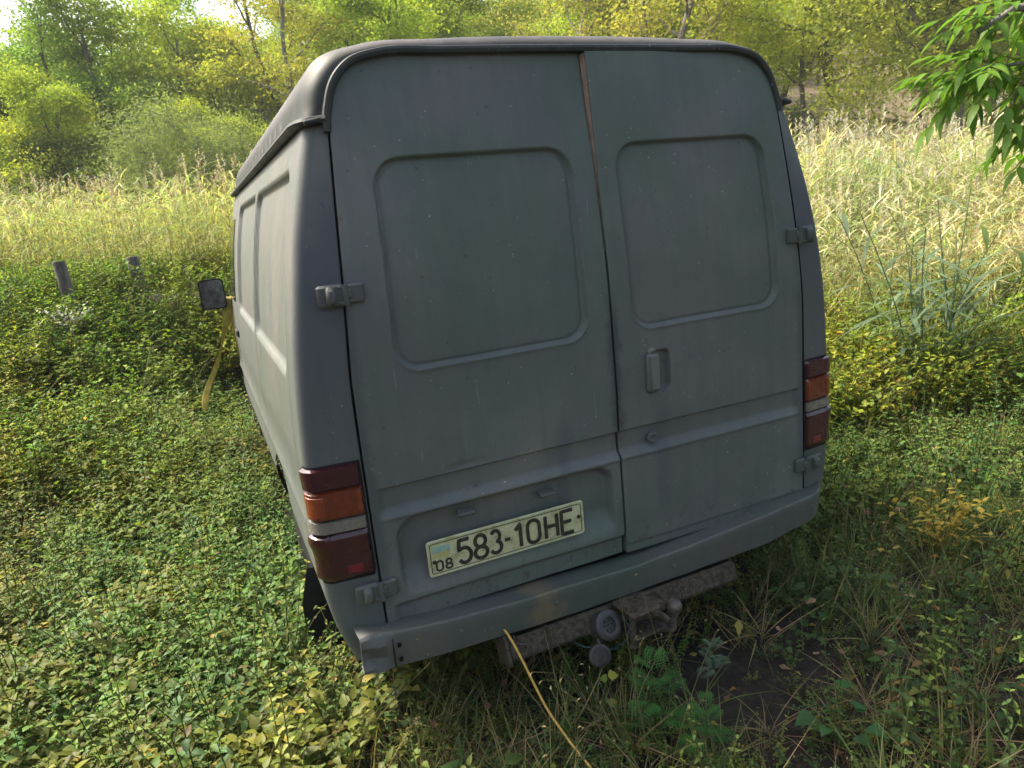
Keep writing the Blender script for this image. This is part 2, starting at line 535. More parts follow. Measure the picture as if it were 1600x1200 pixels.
_zs = np.linspace(0, SL, 1500); _zt = catmull(_zs)
S_GUT = float(np.interp(1.872, _zt[:, 3], _zs))
def s_of_z(z): return np.interp(z, _zt[:1300, 3], _zs[:1300])
CAPY = [(-1, 2.2), (3.05, 2.2), (3.35, 2.08), (3.6, 1.93), (4.15, 1.32), (4.3, 1.24), (4.75, 1.06), (4.9, .85), (4.93, .6)]
def capz(y): return np.interp(y, [a for a, b in CAPY], [b for a, b in CAPY])


def rbox(x, z, cx, cz, hx, hz, r):
    qx = np.abs(x - cx) - hx + r; qz = np.abs(z - cz) - hz + r
    return np.hypot(np.clip(qx, 0, None), np.clip(qz, 0, None)) + np.minimum(np.maximum(qx, qz), 0) - r


def body_pt(s, t):
    """skin of the right half. t<0: rear pillar/corner path (-1..0), t>=0: distance along the side"""
    s, t = np.broadcast_arrays(np.asarray(s, float), np.asarray(t, float))
    P = catmull(s)
    D = P[..., :2]; O = P[..., 2:]
    v = O - D; L = np.linalg.norm(v, axis=-1); u = v / (L[..., None] + 1e-9)
    top = sstep(S_GUT - .02, S_GUT + .25, s)
    r = np.minimum(.036 + .06 * top, L * .82)
    ry = .042 + .11 * top
    y0 = lean(D[..., 1]) - .012 * top
    Fp = O - u * r[..., None]
    a = np.clip((t + 1) / .5, 0, 1)                     # flat part
    b = np.clip((t + .5) / .5, 0, 1) * math.pi / 2      # arc
    flat = D + (Fp - D) * a[..., None]
    arc = Fp + u * (r * np.sin(b))[..., None]
    pos = np.where((t < -.5)[..., None], flat, arc)
    y = np.where(t < -.5, y0 + .012 * a, y0 + .012 + ry * (1 - np.cos(b)))
    ys = y + np.clip(t, 0, None)
    x = pos[..., 0]; z = pos[..., 1]
    # pressed panels on the side
    win = np.zeros_like(x)
    for c0, c1 in ((.22, 1.285), (1.355, 2.42)):
        d = rbox(ys, z, (c0 + c1) / 2, 1.490, (c1 - c0) / 2, .275, .05)
        win = np.maximum(win, sstep(.008, -.008, d))
    x = x - .020 * win
    # gutter crease, door shut lines
    for yy in (1.32, 2.62, 3.62):
        x = x - .009 * np.exp(-((ys - yy) / .007) ** 2) * (z > .5) * (z < 1.85)
    x = x - .006 * np.exp(-((ys - .165) / .004) ** 2) * (z < 1.40)
    # roof flutes
    fl = (s > S_GUT + .05) & (s < S_GUT + .42)
    x = x - np.where(fl & (ys > .52), .020 * (.5 + .5 * np.cos(ys * 2 * math.pi / .16)) ** 4 * sstep(S_GUT + .05, S_GUT + .1, s) * sstep(S_GUT + .42, S_GUT + .3, s), 0)
    # cab
    cz = capz(ys)
    k = np.where(ys > 3.0, np.minimum(1, (cz - .4) / 1.76), 1)
    z = np.where(ys > 3.0, .38 + (z - .38) * k, z)
    x = x * (1 - .16 * sstep(3.3, 4.93, ys) - .10 * sstep(4.5, 4.95, ys))
    return np.stack([x, ys, z], -1)


def grid_faces(n, m, flip=False):
    i = np.arange(n * m).reshape(n, m)
    q = np.stack([i[:-1, :-1], i[:-1, 1:], i[1:, 1:], i[1:, :-1]], -1).reshape(-1, 4)
    return q[:, ::-1] if flip else q


def body_mesh(name, s0, s1, ns, mat, tvals, cut=False):
    s = np.linspace(s0, s1, ns)
    S, T = np.meshgrid(s, tvals, indexing='ij')
    P = body_pt(S, T)
    Vs = []; Fs = []; b = 0
    for sg in (1, -1):
        V = P.copy(); V[..., 0] *= sg
        Fq = grid_faces(*S.shape, flip=(sg == -1))
        if cut:
            c = V.reshape(-1, 3)[Fq].mean(1)
            keep = np.ones(len(Fq), bool)
            for yc in (1.06, 4.02):
                keep &= ~((np.hypot(c[:, 1] - yc, c[:, 2] - .36) < .37))
            Fq = Fq[keep]
        Vs.append(V.reshape(-1, 3)); Fs.append(Fq + b); b += V.shape[0] * V.shape[1]
    return mk(name, np.concatenate(Vs), np.concatenate(Fs), mat, van)

tv = np.concatenate([np.linspace(-1, -.5, 8)[:-1], np.linspace(-.5, 0, 12), np.arange(.012, 2.7, .0125), np.arange(2.7, 4.93, .04)])
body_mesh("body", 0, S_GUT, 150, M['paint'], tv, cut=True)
tvr = np.concatenate([np.linspace(-1, -.5, 6)[:-1], np.linspace(-.5, 0, 14), np.arange(.012, 2.7, .016), np.arange(2.7, 4.93, .04)])
body_mesh("roof", S_GUT, SL, 110, M['roof'], tvr)

# rear opening flange (dark gap round the doors)
sl_ = np.linspace(0, SL, 160); Dp = catmull(sl_)[:, :2]
fx = np.concatenate([Dp[:, 0], -Dp[::-1, 0]]); fz = np.concatenate([Dp[:, 1], Dp[::-1, 1]])
yy = lean(fz)
A = np.stack([fx, yy - .004, fz], -1); B = np.stack([fx, yy + .06, fz], -1)
cen = np.array([0, 0, 1.2]); Cc = B * .94 + cen * .06; Cc[:, 1] = B[:, 1]
n_ = len(fx); VV = np.concatenate([A, B, Cc])
FF = [tuple(range(2 * n_, 3 * n_))] + [(i, i + 1, n_ + i + 1, n_ + i) for i in range(n_ - 1)] + [(n_ + i, n_ + i + 1, 2 * n_ + i + 1, 2 * n_ + i) for i in range(n_ - 1)]
mk("door_seal", VV, FF, M['seal'], van)
# inside bulkhead and underside
mb = MB()
mb.box((0, 2.4, .44), (1.78, 4.6, .05))
mb.box((0, 2.4, .34), (.9, 4.3, .16))
mb.build("underbody", M['dark'], van, smooth=False)

# drip rail: swept along the gutter on both sides and over the rear doors
def rail_pts(sg):
    P = []
    for t in np.arange(3.0, .02, -.03): p = body_pt(S_GUT, t); P.append(p + np.array([.014, 0, .002]))
    for t in np.linspace(0, -.98, 22): p = body_pt(S_GUT, t); P.append(p + np.array([.008 * (1 + t), -.008, .002]))
    P = np.array(P); P[:, 0] *= sg; return P
for sg in (1, -1):
    P = rail_pts(sg)
    V, Fq = tube_arrays(P, .016, 8, sq=(1, .75))
    o = MB().add(V, Fq)
    o.build("drip_rail", M['rail'], van)
P = []
for s in np.linspace(S_GUT - .035, SL, 70):
    p = body_pt(s, -.93); P.append(p + np.array([0, -.010, 0]))
P = np.array(P); PP = np.concatenate([P, (P * np.array([-1, 1, 1]))[::-1][1:]])
V, Fq = tube_arrays(PP, .010, 8, sq=(1, 1.1)); MB().add(V, Fq).build("door_rain_lip", M['rail'], van)
for sg in (-1, 1):   # flared end tabs of the gutter
    p = body_pt(S_GUT, -.75); p[0] *= sg
    MB().box(p + np.array([sg * .022, -.012, .0]), (.055, .020, .014), .004, (0, sg * .18, 0)).build("drip_rail_end", M['rail'], van)


# ---- rear doors as height fields
XS = .020
def w_of_z(z):
    return np.interp(z, Dp[:, 1], Dp[:, 0])


def door_depth(x, z, side):
    d = np.zeros_like(x)
    if side < 0: wx0, wx1 = -.668, -.068
    else: wx0, wx1 = .094, .682
    taper = (z - 1.21) / .56 * .014
    cx = (wx0 + wx1) / 2 - (taper * side); hx = (wx1 - wx0) / 2 - np.abs(taper) * .5
    sdf = rbox(x, z, cx, 1.49, hx, .281, .075)
    d += .015 * sstep(.004, -.004, sdf)
    d -= .0030 * np.exp(-((sdf - .004) / .006) ** 2) * sstep(1.66, 1.5, z)          # rolled lip at the foot
    d += .003 * np.exp(-((sdf + .009) / .004) ** 2)
    # crease band across both doors
    outer = .778
    xe = sstep(outer, outer - .03, np.abs(x))
    band = sstep(.893, .887, z) * sstep(.800, .830, z)
    d += .017 * band * xe
    d -= .004 * np.exp(-((z - .800) / .007) ** 2) * xe
    if side < 0:
        sd_ = rbox(x, z, -.372, .667, .362, .122, .085)
        lower = sstep(.62, .55, z)
        hor = np.minimum.reduce([sstep(-.738, -.715, x), sstep(-.008, -.035, x), sstep(.792, .778, z)])
        rnd = sstep(.004, -.018, rbox(x, z, -.373, .560, .363, .232, .075))
        d += .040 * np.minimum(hor, rnd) * sstep(.540, .640, z)
        d += .020 * sstep(.538, .520, z) * sstep(-.775, -.745, x)
        # dent
        d += .004 * np.exp(-(((x + .50) / .05) ** 2 + ((z - .905) / .012) ** 2))
    else:
        sh = rbox(x, z, .178, 1.062, .046, .068, .022)
        d += .020 * sstep(.004, -.008, sh)
        d += .004 * sstep(.500, .492, z)
    # beaten metal
    d += .0016 * np.sin(x * 9 + z * 4) * np.sin(z * 7 - x * 3) + .0008 * np.sin(x * 23 + 1) * np.sin(z * 17)
    edge = np.minimum(np.abs(np.abs(x) - w_of_z(z)), np.abs(x - XS))
    d += .006 * sstep(.010, 0, edge)
    return d


def bulge(x, z, side):
    if side < 0: return 0 * x
    return -.024 * sstep(1.50, 2.04, z) ** 1.3 * sstep(.70, 0.0, x - XS)


def door_pt(x, z, side, off=0.0):
    x = np.asarray(x, float); z = np.asarray(z, float)
    return np.stack([x, lean(z) - .006 + door_depth(x, z, side) + bulge(x, z, side) - off, z], -1)


ZT = 2.034
def make_door(side):
    zz = np.concatenate([np.arange(.466, 1.90, .0042), 1.90 + (ZT - 1.90) * np.sin(np.linspace(0, 1, 36) * math.pi / 2)])
    U = np.linspace(0, 1, 190)
    U = U + .0
    inner = XS + side * .0035
    Zg, Ug = np.meshgrid(zz, U, indexing='ij')
    zq = np.clip(Zg + (0 if True else 0), 0, 2.036)
    # door follows the opening with a rounded upper outer corner
    w = np.interp(Zg, [.4, 1.0, 1.21, 1.435, 1.63, 1.80, 1.86], [.794, .794, .791, .774, .759, .744, .739])
    r = .135; zc = ZT - r
    tt = np.clip((Zg - zc) / r, 0, 1)
    w = np.where(Zg > zc, np.interp(zc, [1.86, 1.95], [.739, .725]) - r * (1 - np.sqrt(np.clip(1 - tt ** 2, 0, 1))), w)
    X = inner + (side * w - inner) * Ug
    P = door_pt(X, Zg, side)
    n, m = Zg.shape
    V = P.reshape(-1, 3); Fq = grid_faces(n, m, flip=(side < 0))
    idx = np.arange(n * m).reshape(n, m)
    ring = np.concatenate([idx[:, 0], idx[-1, 1:], idx[::-1, -1][1:], idx[0, ::-1][1:]])
    Rv = V[ring].copy(); Rv[:, 1] += .035
    b = len(V); k = len(ring); j = np.arange(k)
    Fr = np.stack([ring[j], ring[(j + 1) % k], b + (j + 1) % k, b + j], -1)
    if side > 0: Fr = Fr[:, ::-1]
    V = np.concatenate([V, Rv]); Fa = np.concatenate([Fq, Fr])
    o = mk("rear_door", V, Fa, M['door'], van, sharp=50)
    return o


doorL = make_door(-1); tag(doorL, "wider-looking near rear door with the number plate")
doorR = make_door(1); tag(doorR, "far rear door with the pull handle, sprung out at its top edge")

# bare edge of the sprung right door
zz = np.linspace(1.46, 2.030, 60)
Pf = door_pt(np.full(60, XS + .0035), zz, 1)
wv = np.array([-.0012, 0, 0])
V = []
for i, q in enumerate(Pf):
    k_ = .003 + .016 * sstep(1.46, 2.03, q[2]) + .0015 * math.sin(i * 1.7)
    V += [q + wv + [0, .002, 0], q + wv + [0, k_ + .004, 0], q + wv + [-.004 * sstep(1.5, 2, q[2]), k_ + .004, 0]]
Fq = []
for i in range(59):
    a = i * 3; Fq += [(a, a + 1, a + 4, a + 3), (a + 1, a + 2, a + 5, a + 4)]
mk("bare_edge_strip", np.array(V), Fq, M['tan'], doorR, smooth=False)


def hinge(door, x, z, side, name="hinge"):
    y = float(lean(z)) - .016
    m_ = MB()
    s = side
    m_.box((x + s * .037, y + .004, z), (.068, .020, .058), .006, (0, 0, s * .05))
    m_.tube([(x + s * .038, y - .004, z - .016), (x + s * .038, y - .013, z - .010), (x + s * .038, y - .013, z + .010), (x + s * .038, y - .004, z + .016)], [.012, .013, .013, .012], 12)
    m_.box((x - s * .028, y + .003, z + .001), (.046, .016, .050), .005)
    m_.box((x - s * .004, y - .003, z + .002), (.030, .014, .026), .004)
    m_.tube([(x, y - .006, z - .027), (x, y - .006, z + .027)], [.0085, .0085], 10)
    m_.box((x + s * .010, y - .004, z + .021), (.02, .012, .010), .003)
    m_.box((x + s * .010, y - .004, z - .021), (.02, .012, .010), .003)
    m_.tube([(x + s * .038, y - .012, z), (x + s * .038, y - .018, z)], [.007, .006], 10)
    return m_.build(name, M['hinge'], door)
hinge(doorL, -.776, 1.438, -1); hinge(doorL, -.802, .598, -1)
hinge(doorR, .776, 1.432, 1); hinge(doorR, .800, .600, 1)

# handle and lock
hb = MB()
hb.box((.152, -.010, 1.064), (.042, .026, .128), .008)
hb.box((.152, -.027, 1.066), (.032, .010, .114), .004)
hb.tube([(.152, -.005, 1.135), (.152, -.018, 1.128)], [.014, .012], 10)
hb.build("handle", M['grip'], doorR)
lk = MB(); lk.lathe([(.020, 0), (.019, .006), (.014, .009), (.012, .007), (.007, .007), (.003, .004)], (.143, -.002, .845), (0, -1, 0))
lk.build("lock_cylinder", M['hinge'], doorR)

# plate lamps
for x, z in ((-.518, .757), (-.250, .749)):
    m_ = MB(); m_.box((x, .004, z), (.055, .030, .014), .004, (.35, 0, 0)); m_.box((x, .012, z - .008), (.046, .026, .006), .002)
    m_.build("plate_lamp", M['hinge'], doorL)

# number plate
py = -.010
plate = MB()
X0, X1, Z0, Z1 = -.655, -.135, .588, .700
def rrect(cx, cz, hx, hz, r, y, n=8):
    P = []
    for k, (sx, sz) in enumerate(((1, 1), (-1, 1), (-1, -1), (1, -1))):
        for j in range(n + 1):
            a = math.pi / 2 * (k + j / n)
            P.append((cx + sx * (hx - r) + r * math.cos(a), y, cz + sz * (hz - r) + r * math.sin(a)))
    return P
pcx, pcz = (X0 + X1) / 2, (Z0 + Z1) / 2
outer = rrect(pcx, pcz, .26, .056, .010, py); n4 = len(outer)
back = [(x, y + .004, z) for x, y, z in outer]
V = outer + back + rrect(pcx, pcz, .2585, .0545, .009, py - .002)
V += rrect(pcx, pcz, .2545, .0505, .007, py - .002) + rrect(pcx, pcz, .2525, .0485, .006, py - .0004)
F_ = []
for i in range(n4):
    j = (i + 1) % n4
    F_ += [(i, j, n4 + j, n4 + i)]
    for a, b in ((0, 2), (2, 3), (3, 4)): F_ += [(a * n4 + i, a * n4 + j, b * n4 + j, b * n4 + i)]
F_ += [tuple(range(4 * n4, 5 * n4)), tuple(range(n4, 2 * n4))]
number_plate = MB().add(V, F_).build("number_plate", M['plate'], doorL, sharp=30)
rim = rrect(pcx, pcz, .2505, .0465, .006, py - .0012); rim.append(rim[0])
# glyph strokes in a 1 x 1.9 cell
def arc(cx, cz, rx, rz, a0, a1, n=9):
    return [(cx + rx * math.cos(math.radians(a0 + (a1 - a0) * i / n)), cz + rz * math.sin(math.radians(a0 + (a1 - a0) * i / n))) for i in range(n + 1)]
H_ = 1.9
GL = {
    '5': [[(.92, H_), (.12, H_), (.06, 1.08), (.25, 1.2)] + arc(.5, .62, .5, .62, 95, -150)],
    '8': [arc(.5, 1.42, .42, .48, -90, 270, 18), arc(.5, .47, .5, .47, 90, 450, 18)],
    '3': [arc(.48, 1.40, .42, .50, 150, -80), arc(.46, .50, .52, .50, 85, -155)],
    '1': [[(.10, 1.45), (.62, H_), (.62, 0)]],
    '0': [[(0, .5), (0, 1.4)] + arc(.5, 1.4, .5, .5, 180, 0) + [(1, .5)] + arc(.5, .5, .5, .5, 0, -180)],
    'H': [[(0, 0), (0, H_)], [(1, 0), (1, H_)], [(0, .98), (1, .98)]],
    'E': [[(1, H_), (0, H_), (0, 0), (1, 0)], [(0, .98), (.85, .98)]],
    '-': [[(.05, .9), (.75, .9)]],
}
def glyphs(chars, name):
    m_ = MB(); c = 0
    for ch, x0, z0, wdt, hgt, r in chars:
        for st in GL[ch]:
            pts = [(X0 + x0 + px * wdt, py - .0012 - .0001 * c, Z0 + z0 + pz / H_ * hgt) for px, pz in st]
            d = [pts[0]]
            for p in pts[1:]:
                if math.dist(p, d[-1]) > 1e-4: d.append(p)
            # densify so that corners stay crisp
            e = []
            for a, b in zip(d[:-1], d[1:]):
                nseg = max(1, int(math.dist(a, b) / .004))
                for k in range(nseg): e.append(tuple(a[i] + (b[i] - a[i]) * k / nseg for i in range(3)))
            e.append(d[-1]); c += 1
            V, Fc = tube_arrays(np.array(e), r, 10)
            V[:, 1] = py - .0012 + (V[:, 1] - py + .0012) * .22 - .0001 * c
            m_.add(V, Fc)
    return m_.build(name, M['ink'], number_plate)
glyphs([('5', .094, .018, .040, .074, .0062), ('8', .146, .018, .040, .074, .0062), ('3', .199, .020, .034, .072, .0060),
        ('-', .243, .018, .026, .074, .0060), ('1', .278, .018, .032, .074, .0062), ('0', .322, .018, .040, .074, .0062),
        ('H', .384, .018, .040, .074, .0062), ('E', .440, .018, .040, .074, .0062)], "registration_characters")
glyphs([('0', .024, .016, .019, .030, .0034), ('8', .053, .016, .019, .030, .0034)], "region_digits")
m_ = MB(); m_.box((X0 + .043, py - .001, Z0 + .083), (.054, .0015, .018)); m_.build("flag_blue_half", M['blue'], number_plate, smooth=False)
m_ = MB(); m_.box((X0 + .043, py - .001, Z0 + .065), (.054, .0015, .017)); m_.build("flag_yellow_half", M['yel'], number_plate, smooth=False)
V, Fc = tube_arrays(np.array(rim), .0011, 6, caps=False); MB().add(V, Fc).build("border_line", M['ink'], number_plate)
for x, z in ((X1 - .018, pcz + .004), (X0 + .019, Z0 + .046)):
    m_ = MB(); m_.lathe([(.0065, 0), (.006, .002), (.0035, .003)], (x, py - .0008, z), (0, -1, 0), 14); m_.build("screw", M['ink'], number_plate)

# tail lamps, wrapped round the corner
def corner_patch(z0, z1, t0, t1, off, sg, nz=14, nt=40):
    zz = np.linspace(z0, z1, nz); tt = np.linspace(t0, t1, nt)
    Zg, Tg = np.meshgrid(zz, tt, indexing='ij')
    S = s_of_z(Zg); P = body_pt(S, Tg); e = 1e-3
    du = body_pt(S, Tg + e) - P; dv = body_pt(S + e, Tg) - P
    N = np.cross(du, dv); N /= np.linalg.norm(N, axis=-1)[..., None] + 1e-12
    if N[nz // 2, 2, 1] > 0: N = -N
    edge = np.minimum.reduce([Zg - z0, z1 - Zg]); 
    o_ = off * np.ones_like(Zg); o_[0] = 0; o_[-1] = 0; o_[:, 0] = 0; o_[:, -1] = 0
    P = P + N * o_[..., None]; P[..., 0] *= sg
    return P.reshape(-1, 3), grid_faces(nz, nt, flip=(sg < 0))
for sg in (-1, 1):
    V, Fq = corner_patch(.644, .990, -.985, .035, .004, sg)
    lamp = mk("tail_lamp", V, Fq, M['seal'], van, sharp=40)
    for nm, z0, z1, mt, off in (("red_lens", .9205, .984, 'red', .013), ("amber_lens", .832, .9200, 'amber', .0132),
                                ("clear_lens", .7945, .8316, 'clear', .0128), ("red_lens", .650, .7942, 'red', .013)):
        V, Fq = corner_patch(z0, z1, -.965, .022, off, sg)
        mk(nm, V, Fq, M[mt], lamp, sharp=50)
    V, Fq = corner_patch(.836, .915, -.50, .016, .0145, sg, 8, 14); mk("bright_edge", V, Fq, M['amber2'], lamp, sharp=50)
    V, Fq = corner_patch(.836, .916, -.955, -.86, .0142, sg, 8, 6); mk("bright_edge", V, Fq, M['amber2'], lamp, sharp=50)
    V, Fq = corner_patch(.664, .700, -.85, -.62, .0145, sg, 6, 12)
    mk("reflector", V, Fq, M['red2'], lamp, sharp=50)

# bumper
bx_ = np.concatenate([np.linspace(-.892, -.80, 26), np.linspace(-.795, .74, 110), np.linspace(.745, .875, 24)])
zt = np.interp(bx_, [-.892, -.86, -.81, -.65, -.44, 0, .28, .56, .80, .88], [.503, .502, .495, .478, .466, .452, .468, .488, .505, .500])
zb = np.interp(bx_, [-.892, -.81, -.65, -.44, -.22, .02, .56, .80, .88], [.392, .384, .373, .366, .358, .360, .374, .408, .412])
prof = [(.030, 1.0, -.010), (-.008, 1.0, -.007), (-.045, 1.0, -.002), (-.074, 1.0, .006), (-.081, 1.0, .007), (-.084, .975, .006), (-.085, .94, .005), (-.083, .75, .003),
        (-.080, .55, .002), (-.077, .35, 0), (-.074, .12, 0), (-.072, .02, 0), (-.066, 0, 0), (-.03, 0, .002)]
V = []
for i, x in enumerate(bx_):
    endR = max(0, (x - .74) / .135); fwd = .075 * endR ** 2
    cr = math.exp(-((x + .862) / .045) ** 2)
    for j, (y, zf, dz) in enumerate(prof):
        zz_ = zb[i] + (zt[i] - zb[i]) * zf + dz
        yy_ = y + fwd
        if x < -.79:
            yy_ += cr * (.013 * math.sin(zf * 8.5 + x * 18 + 1)) * (1 if j > 3 else .2)
            zz_ += cr * .003 * math.sin(x * 70)
        yy_ += .0020 * math.sin(x * 7 + 2) + .0008 * math.sin(x * 21) * (j > 3)
        zz_ += .0004 * math.sin(x * 33 + j)
        V.append((x, yy_, zz_))
np_ = len(prof)
Vb = np.array(V); Fb = grid_faces(len(bx_), np_)
Vi = Vb.copy(); Vi[:, 1] += .006; Vi[:, 2] -= .0015
i1 = np.arange(len(bx_) * np_).reshape(len(bx_), np_); off_ = len(Vb)
ring = np.concatenate([i1[:, 0], i1[-1, 1:], i1[::-1, -1][1:], i1[0, ::-1][1:]])
k = len(ring); j = np.arange(k)
Fr = np.stack([ring[j], ring[(j + 1) % k], off_ + ring[(j + 1) % k], off_ + ring[j]], -1)
bumper = mk("rear_bumper", np.concatenate([Vb, Vi]), np.concatenate([Fb, Fb[:, ::-1] + off_, Fr]), M['bumper'], van, sharp=28)
m_ = MB()
for z in (.455, .410):
    m_ = MB(); m_.box((-.786, -.0815, z), (.011, .006, .014), .002); m_.build("mounting_slot", M['dark'], bumper)
m_ = MB(); m_.box((-.803, -.0795, .436), (.0025, .008, .088)); m_.build("end_cap_joint", M['seal'], bumper)
for x, z in ((-.29, .420), (-.60, .435), (.15, .415)):
    m_ = MB(); m_.lathe([(.008, 0), (.007, .003), (.003, .005)], (x, -.080, z), (0, -1, 0), 12); m_.build("bolt_head", M['steel2'], bumper)
for x in (-.5, .5):
    m_ = MB(); m_.box((x, .03, .41), (.06, .10, .06), .004); m_.build("bumper_bracket", M['dark'], van)

# tow bar
tow = empty("tow_bar"); tow.parent = van
m_ = MB()
m_.box((-.030, -.050, .305), (.875, .085, .070), .010, (-.38, -.006, 0))
m_.box((-.468, -.050, .307), (.012, .100, .095), .003, (-.38, 0, 0))
m_.box((-.440, -.050, .308), (.006, .094, .080), .002, (-.38, 0, 0)); m_.box((-.33, -.050, .306), (.005, .092, .078), .002, (-.38, 0, 0))
m_.build("crossbar", M['steel'], tow)
m_ = MB()
m_.box((.005, -.125, .352), (.120, .120, .012), .004, (0, .02, .12))
m_.box((.015, -.115, .262), (.120, .110, .012), .004, (0, .02, .12))
m_.box((.050, -.085, .307), (.10, .012, .100), .004)
m_.box((.065, -.130, .335), (.05, .07, .035), .008, (0, 0, .3))
m_.tube([(-.030, -.150, .372), (-.030, -.150, .225)], [.011, .011], 12)
m_.lathe([(.017, 0), (.017, .012), (.012, .014)], (-.030, -.150, .240), (0, 0, -1), 6)
m_.lathe([(.018, 0), (.018, .010), (.010, .013)], (-.030, -.150, .358), (0, 0, 1), 6)
m_.lathe([(.016, 0), (.016, .010), (.010, .013)], (.060, -.140, .255), (0, 0, -1), 6)
m_.tube([(.025, -.165, .352), (.060, -.185, .325), (.075, -.19, .31)], [.013, .012, .010], 10)
cb_ = m_.build("coupling_bracket", M['steel'], tow); cb_.location.x = -.035
m_ = MB()
m_.lathe([(.012, -.09), (.013, -.05), (.014, -.03), (.012, -.022), (.021, -.016), (.0248, -.007), (.0255, 0), (.0245, .008), (.019, .017), (.009, .0235), (.001, .0255)], (.105, -.165, .330), (0.05, -.15, 1), 24)
m_.tube([(.105, -.155, .25), (.10, -.13, .238), (.06, -.10, .24)], [.014, .018, .018], 12)
tb_ = m_.build("tow_ball", M['steel2'], tow); tb_.location.x = -.02
m_ = MB()
ax = (.15, -.85, .45)
m_.lathe([(.030, -.06), (.040, -.05), (.042, -.01), (.047, 0), (.047, .010), (.040, .016), (.030, .018), (.024, .016), (.023, .006), (.001, .006)], (-.125, -.125, .318), ax, 28)
m_.lathe([(.012, -.09), (.014, -.05)], (-.125, -.125, .318), ax, 14)
axn = np.array(ax) / np.linalg.norm(ax); u_ = np.cross(axn, [0, 0, 1]); u_ /= np.linalg.norm(u_); v_ = np.cross(axn, u_)
for k in range(7):
    a = k * 2 * math.pi / 6; rr = .015 if k < 6 else 0
    c_ = np.array((-.125, -.125, .318)) + u_ * rr * math.cos(a) + v_ * rr * math.sin(a)
    m_.tube([c_ + axn * .002, c_ + axn * .013], [.0035, .003], 8)
m_.build("trailer_socket", M['plastic'], tow).location.x = -.018
m_ = MB()
m_.lathe([(.034, -.008), (.036, 0), (.035, .006), (.027, .009), (.026, .004), (.001, .004)], (-.150, -.150, .242), (-.2, -.9, .35), 26)
m_.box((-.150, -.163, .246), (.006, .006, .040), .002, (0, .6, 0))
m_.tube([(-.135, -.12, .275), (-.140, -.145, .262)], [.008, .008], 8)
m_.build("socket_cap", M['plastic'], tow).location.x = -.040
m_ = MB(); m_.tube([(-.09, -.13, .34), (-.075, -.15, .30), (-.09, -.15, .26), (-.13, -.13, .23), (-.22, -.10, .255), (-.25, -.05, .27)], .0026, 8)
m_.build("socket_cable", mat_simple("blue_grey_cable", (.03, .055, .065), .5), tow)
for P in ([(-.325, -.095, .36), (-.322, -.098, .30), (-.332, -.094, .268)], [(-.44, -.10, .345), (-.40, -.104, .33), (-.385, -.098, .265)]):
    m_ = MB(); m_.tube(P, .0016, 6); m_.build("tie_wire", M['steel2'], tow)

# wheels, mud flaps
def wheel(x, y, z, sg):
    w = empty("wheel", (x, y, z)); w.parent = van
    m_ = MB(); m_.lathe([(.20, -.085), (.29, -.095), (.325, -.075), (.333, -.03), (.333, .03), (.325, .075), (.29, .095), (.20, .085)], (0, 0, 0), (1, 0, 0), 40); m_.build("tyre", M['rubber'], w)
    m_ = MB(); m_.lathe([(.20, -.07), (.205, .06), (.18, .075), (.165, .05), (.09, .045), (.06, .075), (.03, .08)], (0, 0, 0), (sg, 0, 0), 32); m_.build("rim", M['hinge'], w)
for y in (1.06, 4.02):
    for sg in (-1, 1): wheel(sg * .82, y, .30, sg)
for sg in (-1, 1):
    yy_ = .60
    xs = np.linspace(.66, .985, 12) ; zs = np.linspace(.01, .44, 14)
    Xg, Zg = np.meshgrid(xs, zs, indexing='ij')
    Yg = yy_ + .02 * np.sin(Zg * 9) - .03 * (1 - Zg / .44) + .01 * np.sin(Xg * 25)
    xx = Xg - np.where(Zg > .3, (Zg - .3) * .25, 0) * (Xg - .66) / .32
    V = np.stack([xx * sg, Yg, Zg], -1).reshape(-1, 3); V2 = V + np.array([0, .006, 0])
    mk("mud_flap", np.concatenate([V, V2]), np.concatenate([grid_faces(12, 14), grid_faces(12, 14)[:, ::-1] + len(V)]), M['rubber'], van)

# cab: window glass panels on skin, wing mirror, door handle
def side_patch(z0, z1, y0, y1, off, sg, nz=10, ny=14, shear=0.0):
    Zg, Yg = np.meshgrid(np.linspace(0, 1, nz), np.linspace(0, 1, ny), indexing='ij')
    S = s_of_z(z0 + (z1 - z0) * Zg); T = y0 + (y1 - y0) * Yg - .07 - shear * Zg * Yg
    P = body_pt(S, T); P[..., 0] += off; P[..., 0] *= sg
    return P.reshape(-1, 3), grid_faces(nz, ny, flip=(sg < 0))
for sg in (-1, 1):
    V, Fq = side_patch(1.24, 1.72, 2.72, 3.85, .004, sg, shear=.35)
    mk("cab_window", V, Fq, M['glass'], van)
    m_ = MB(); m_.box((sg * .945, 2.80, 1.045), (.03, .17, .045), .008); m_.build("cab_door_handle", M['rubber'], van)
ts = np.linspace(3.45, 4.06, 14)
Sg, Tg = np.meshgrid(np.linspace(S_GUT + .12, SL, 12), ts, indexing='ij')
Pw = body_pt(Sg, Tg - .07) + np.array([0, 0.004, .006])
PL = Pw.copy(); PL[..., 0] *= -1
mk("windscreen", np.concatenate([Pw.reshape(-1, 3), PL.reshape(-1, 3)]), np.concatenate([grid_faces(12, 14), grid_faces(12, 14, True) + 12 * 14]), M['glass'], van)
m_ = MB()
m_.box((0, 4.90, .50), (1.56, .12, .16), .03); m_.build("front_bumper", M['rubber'], van)
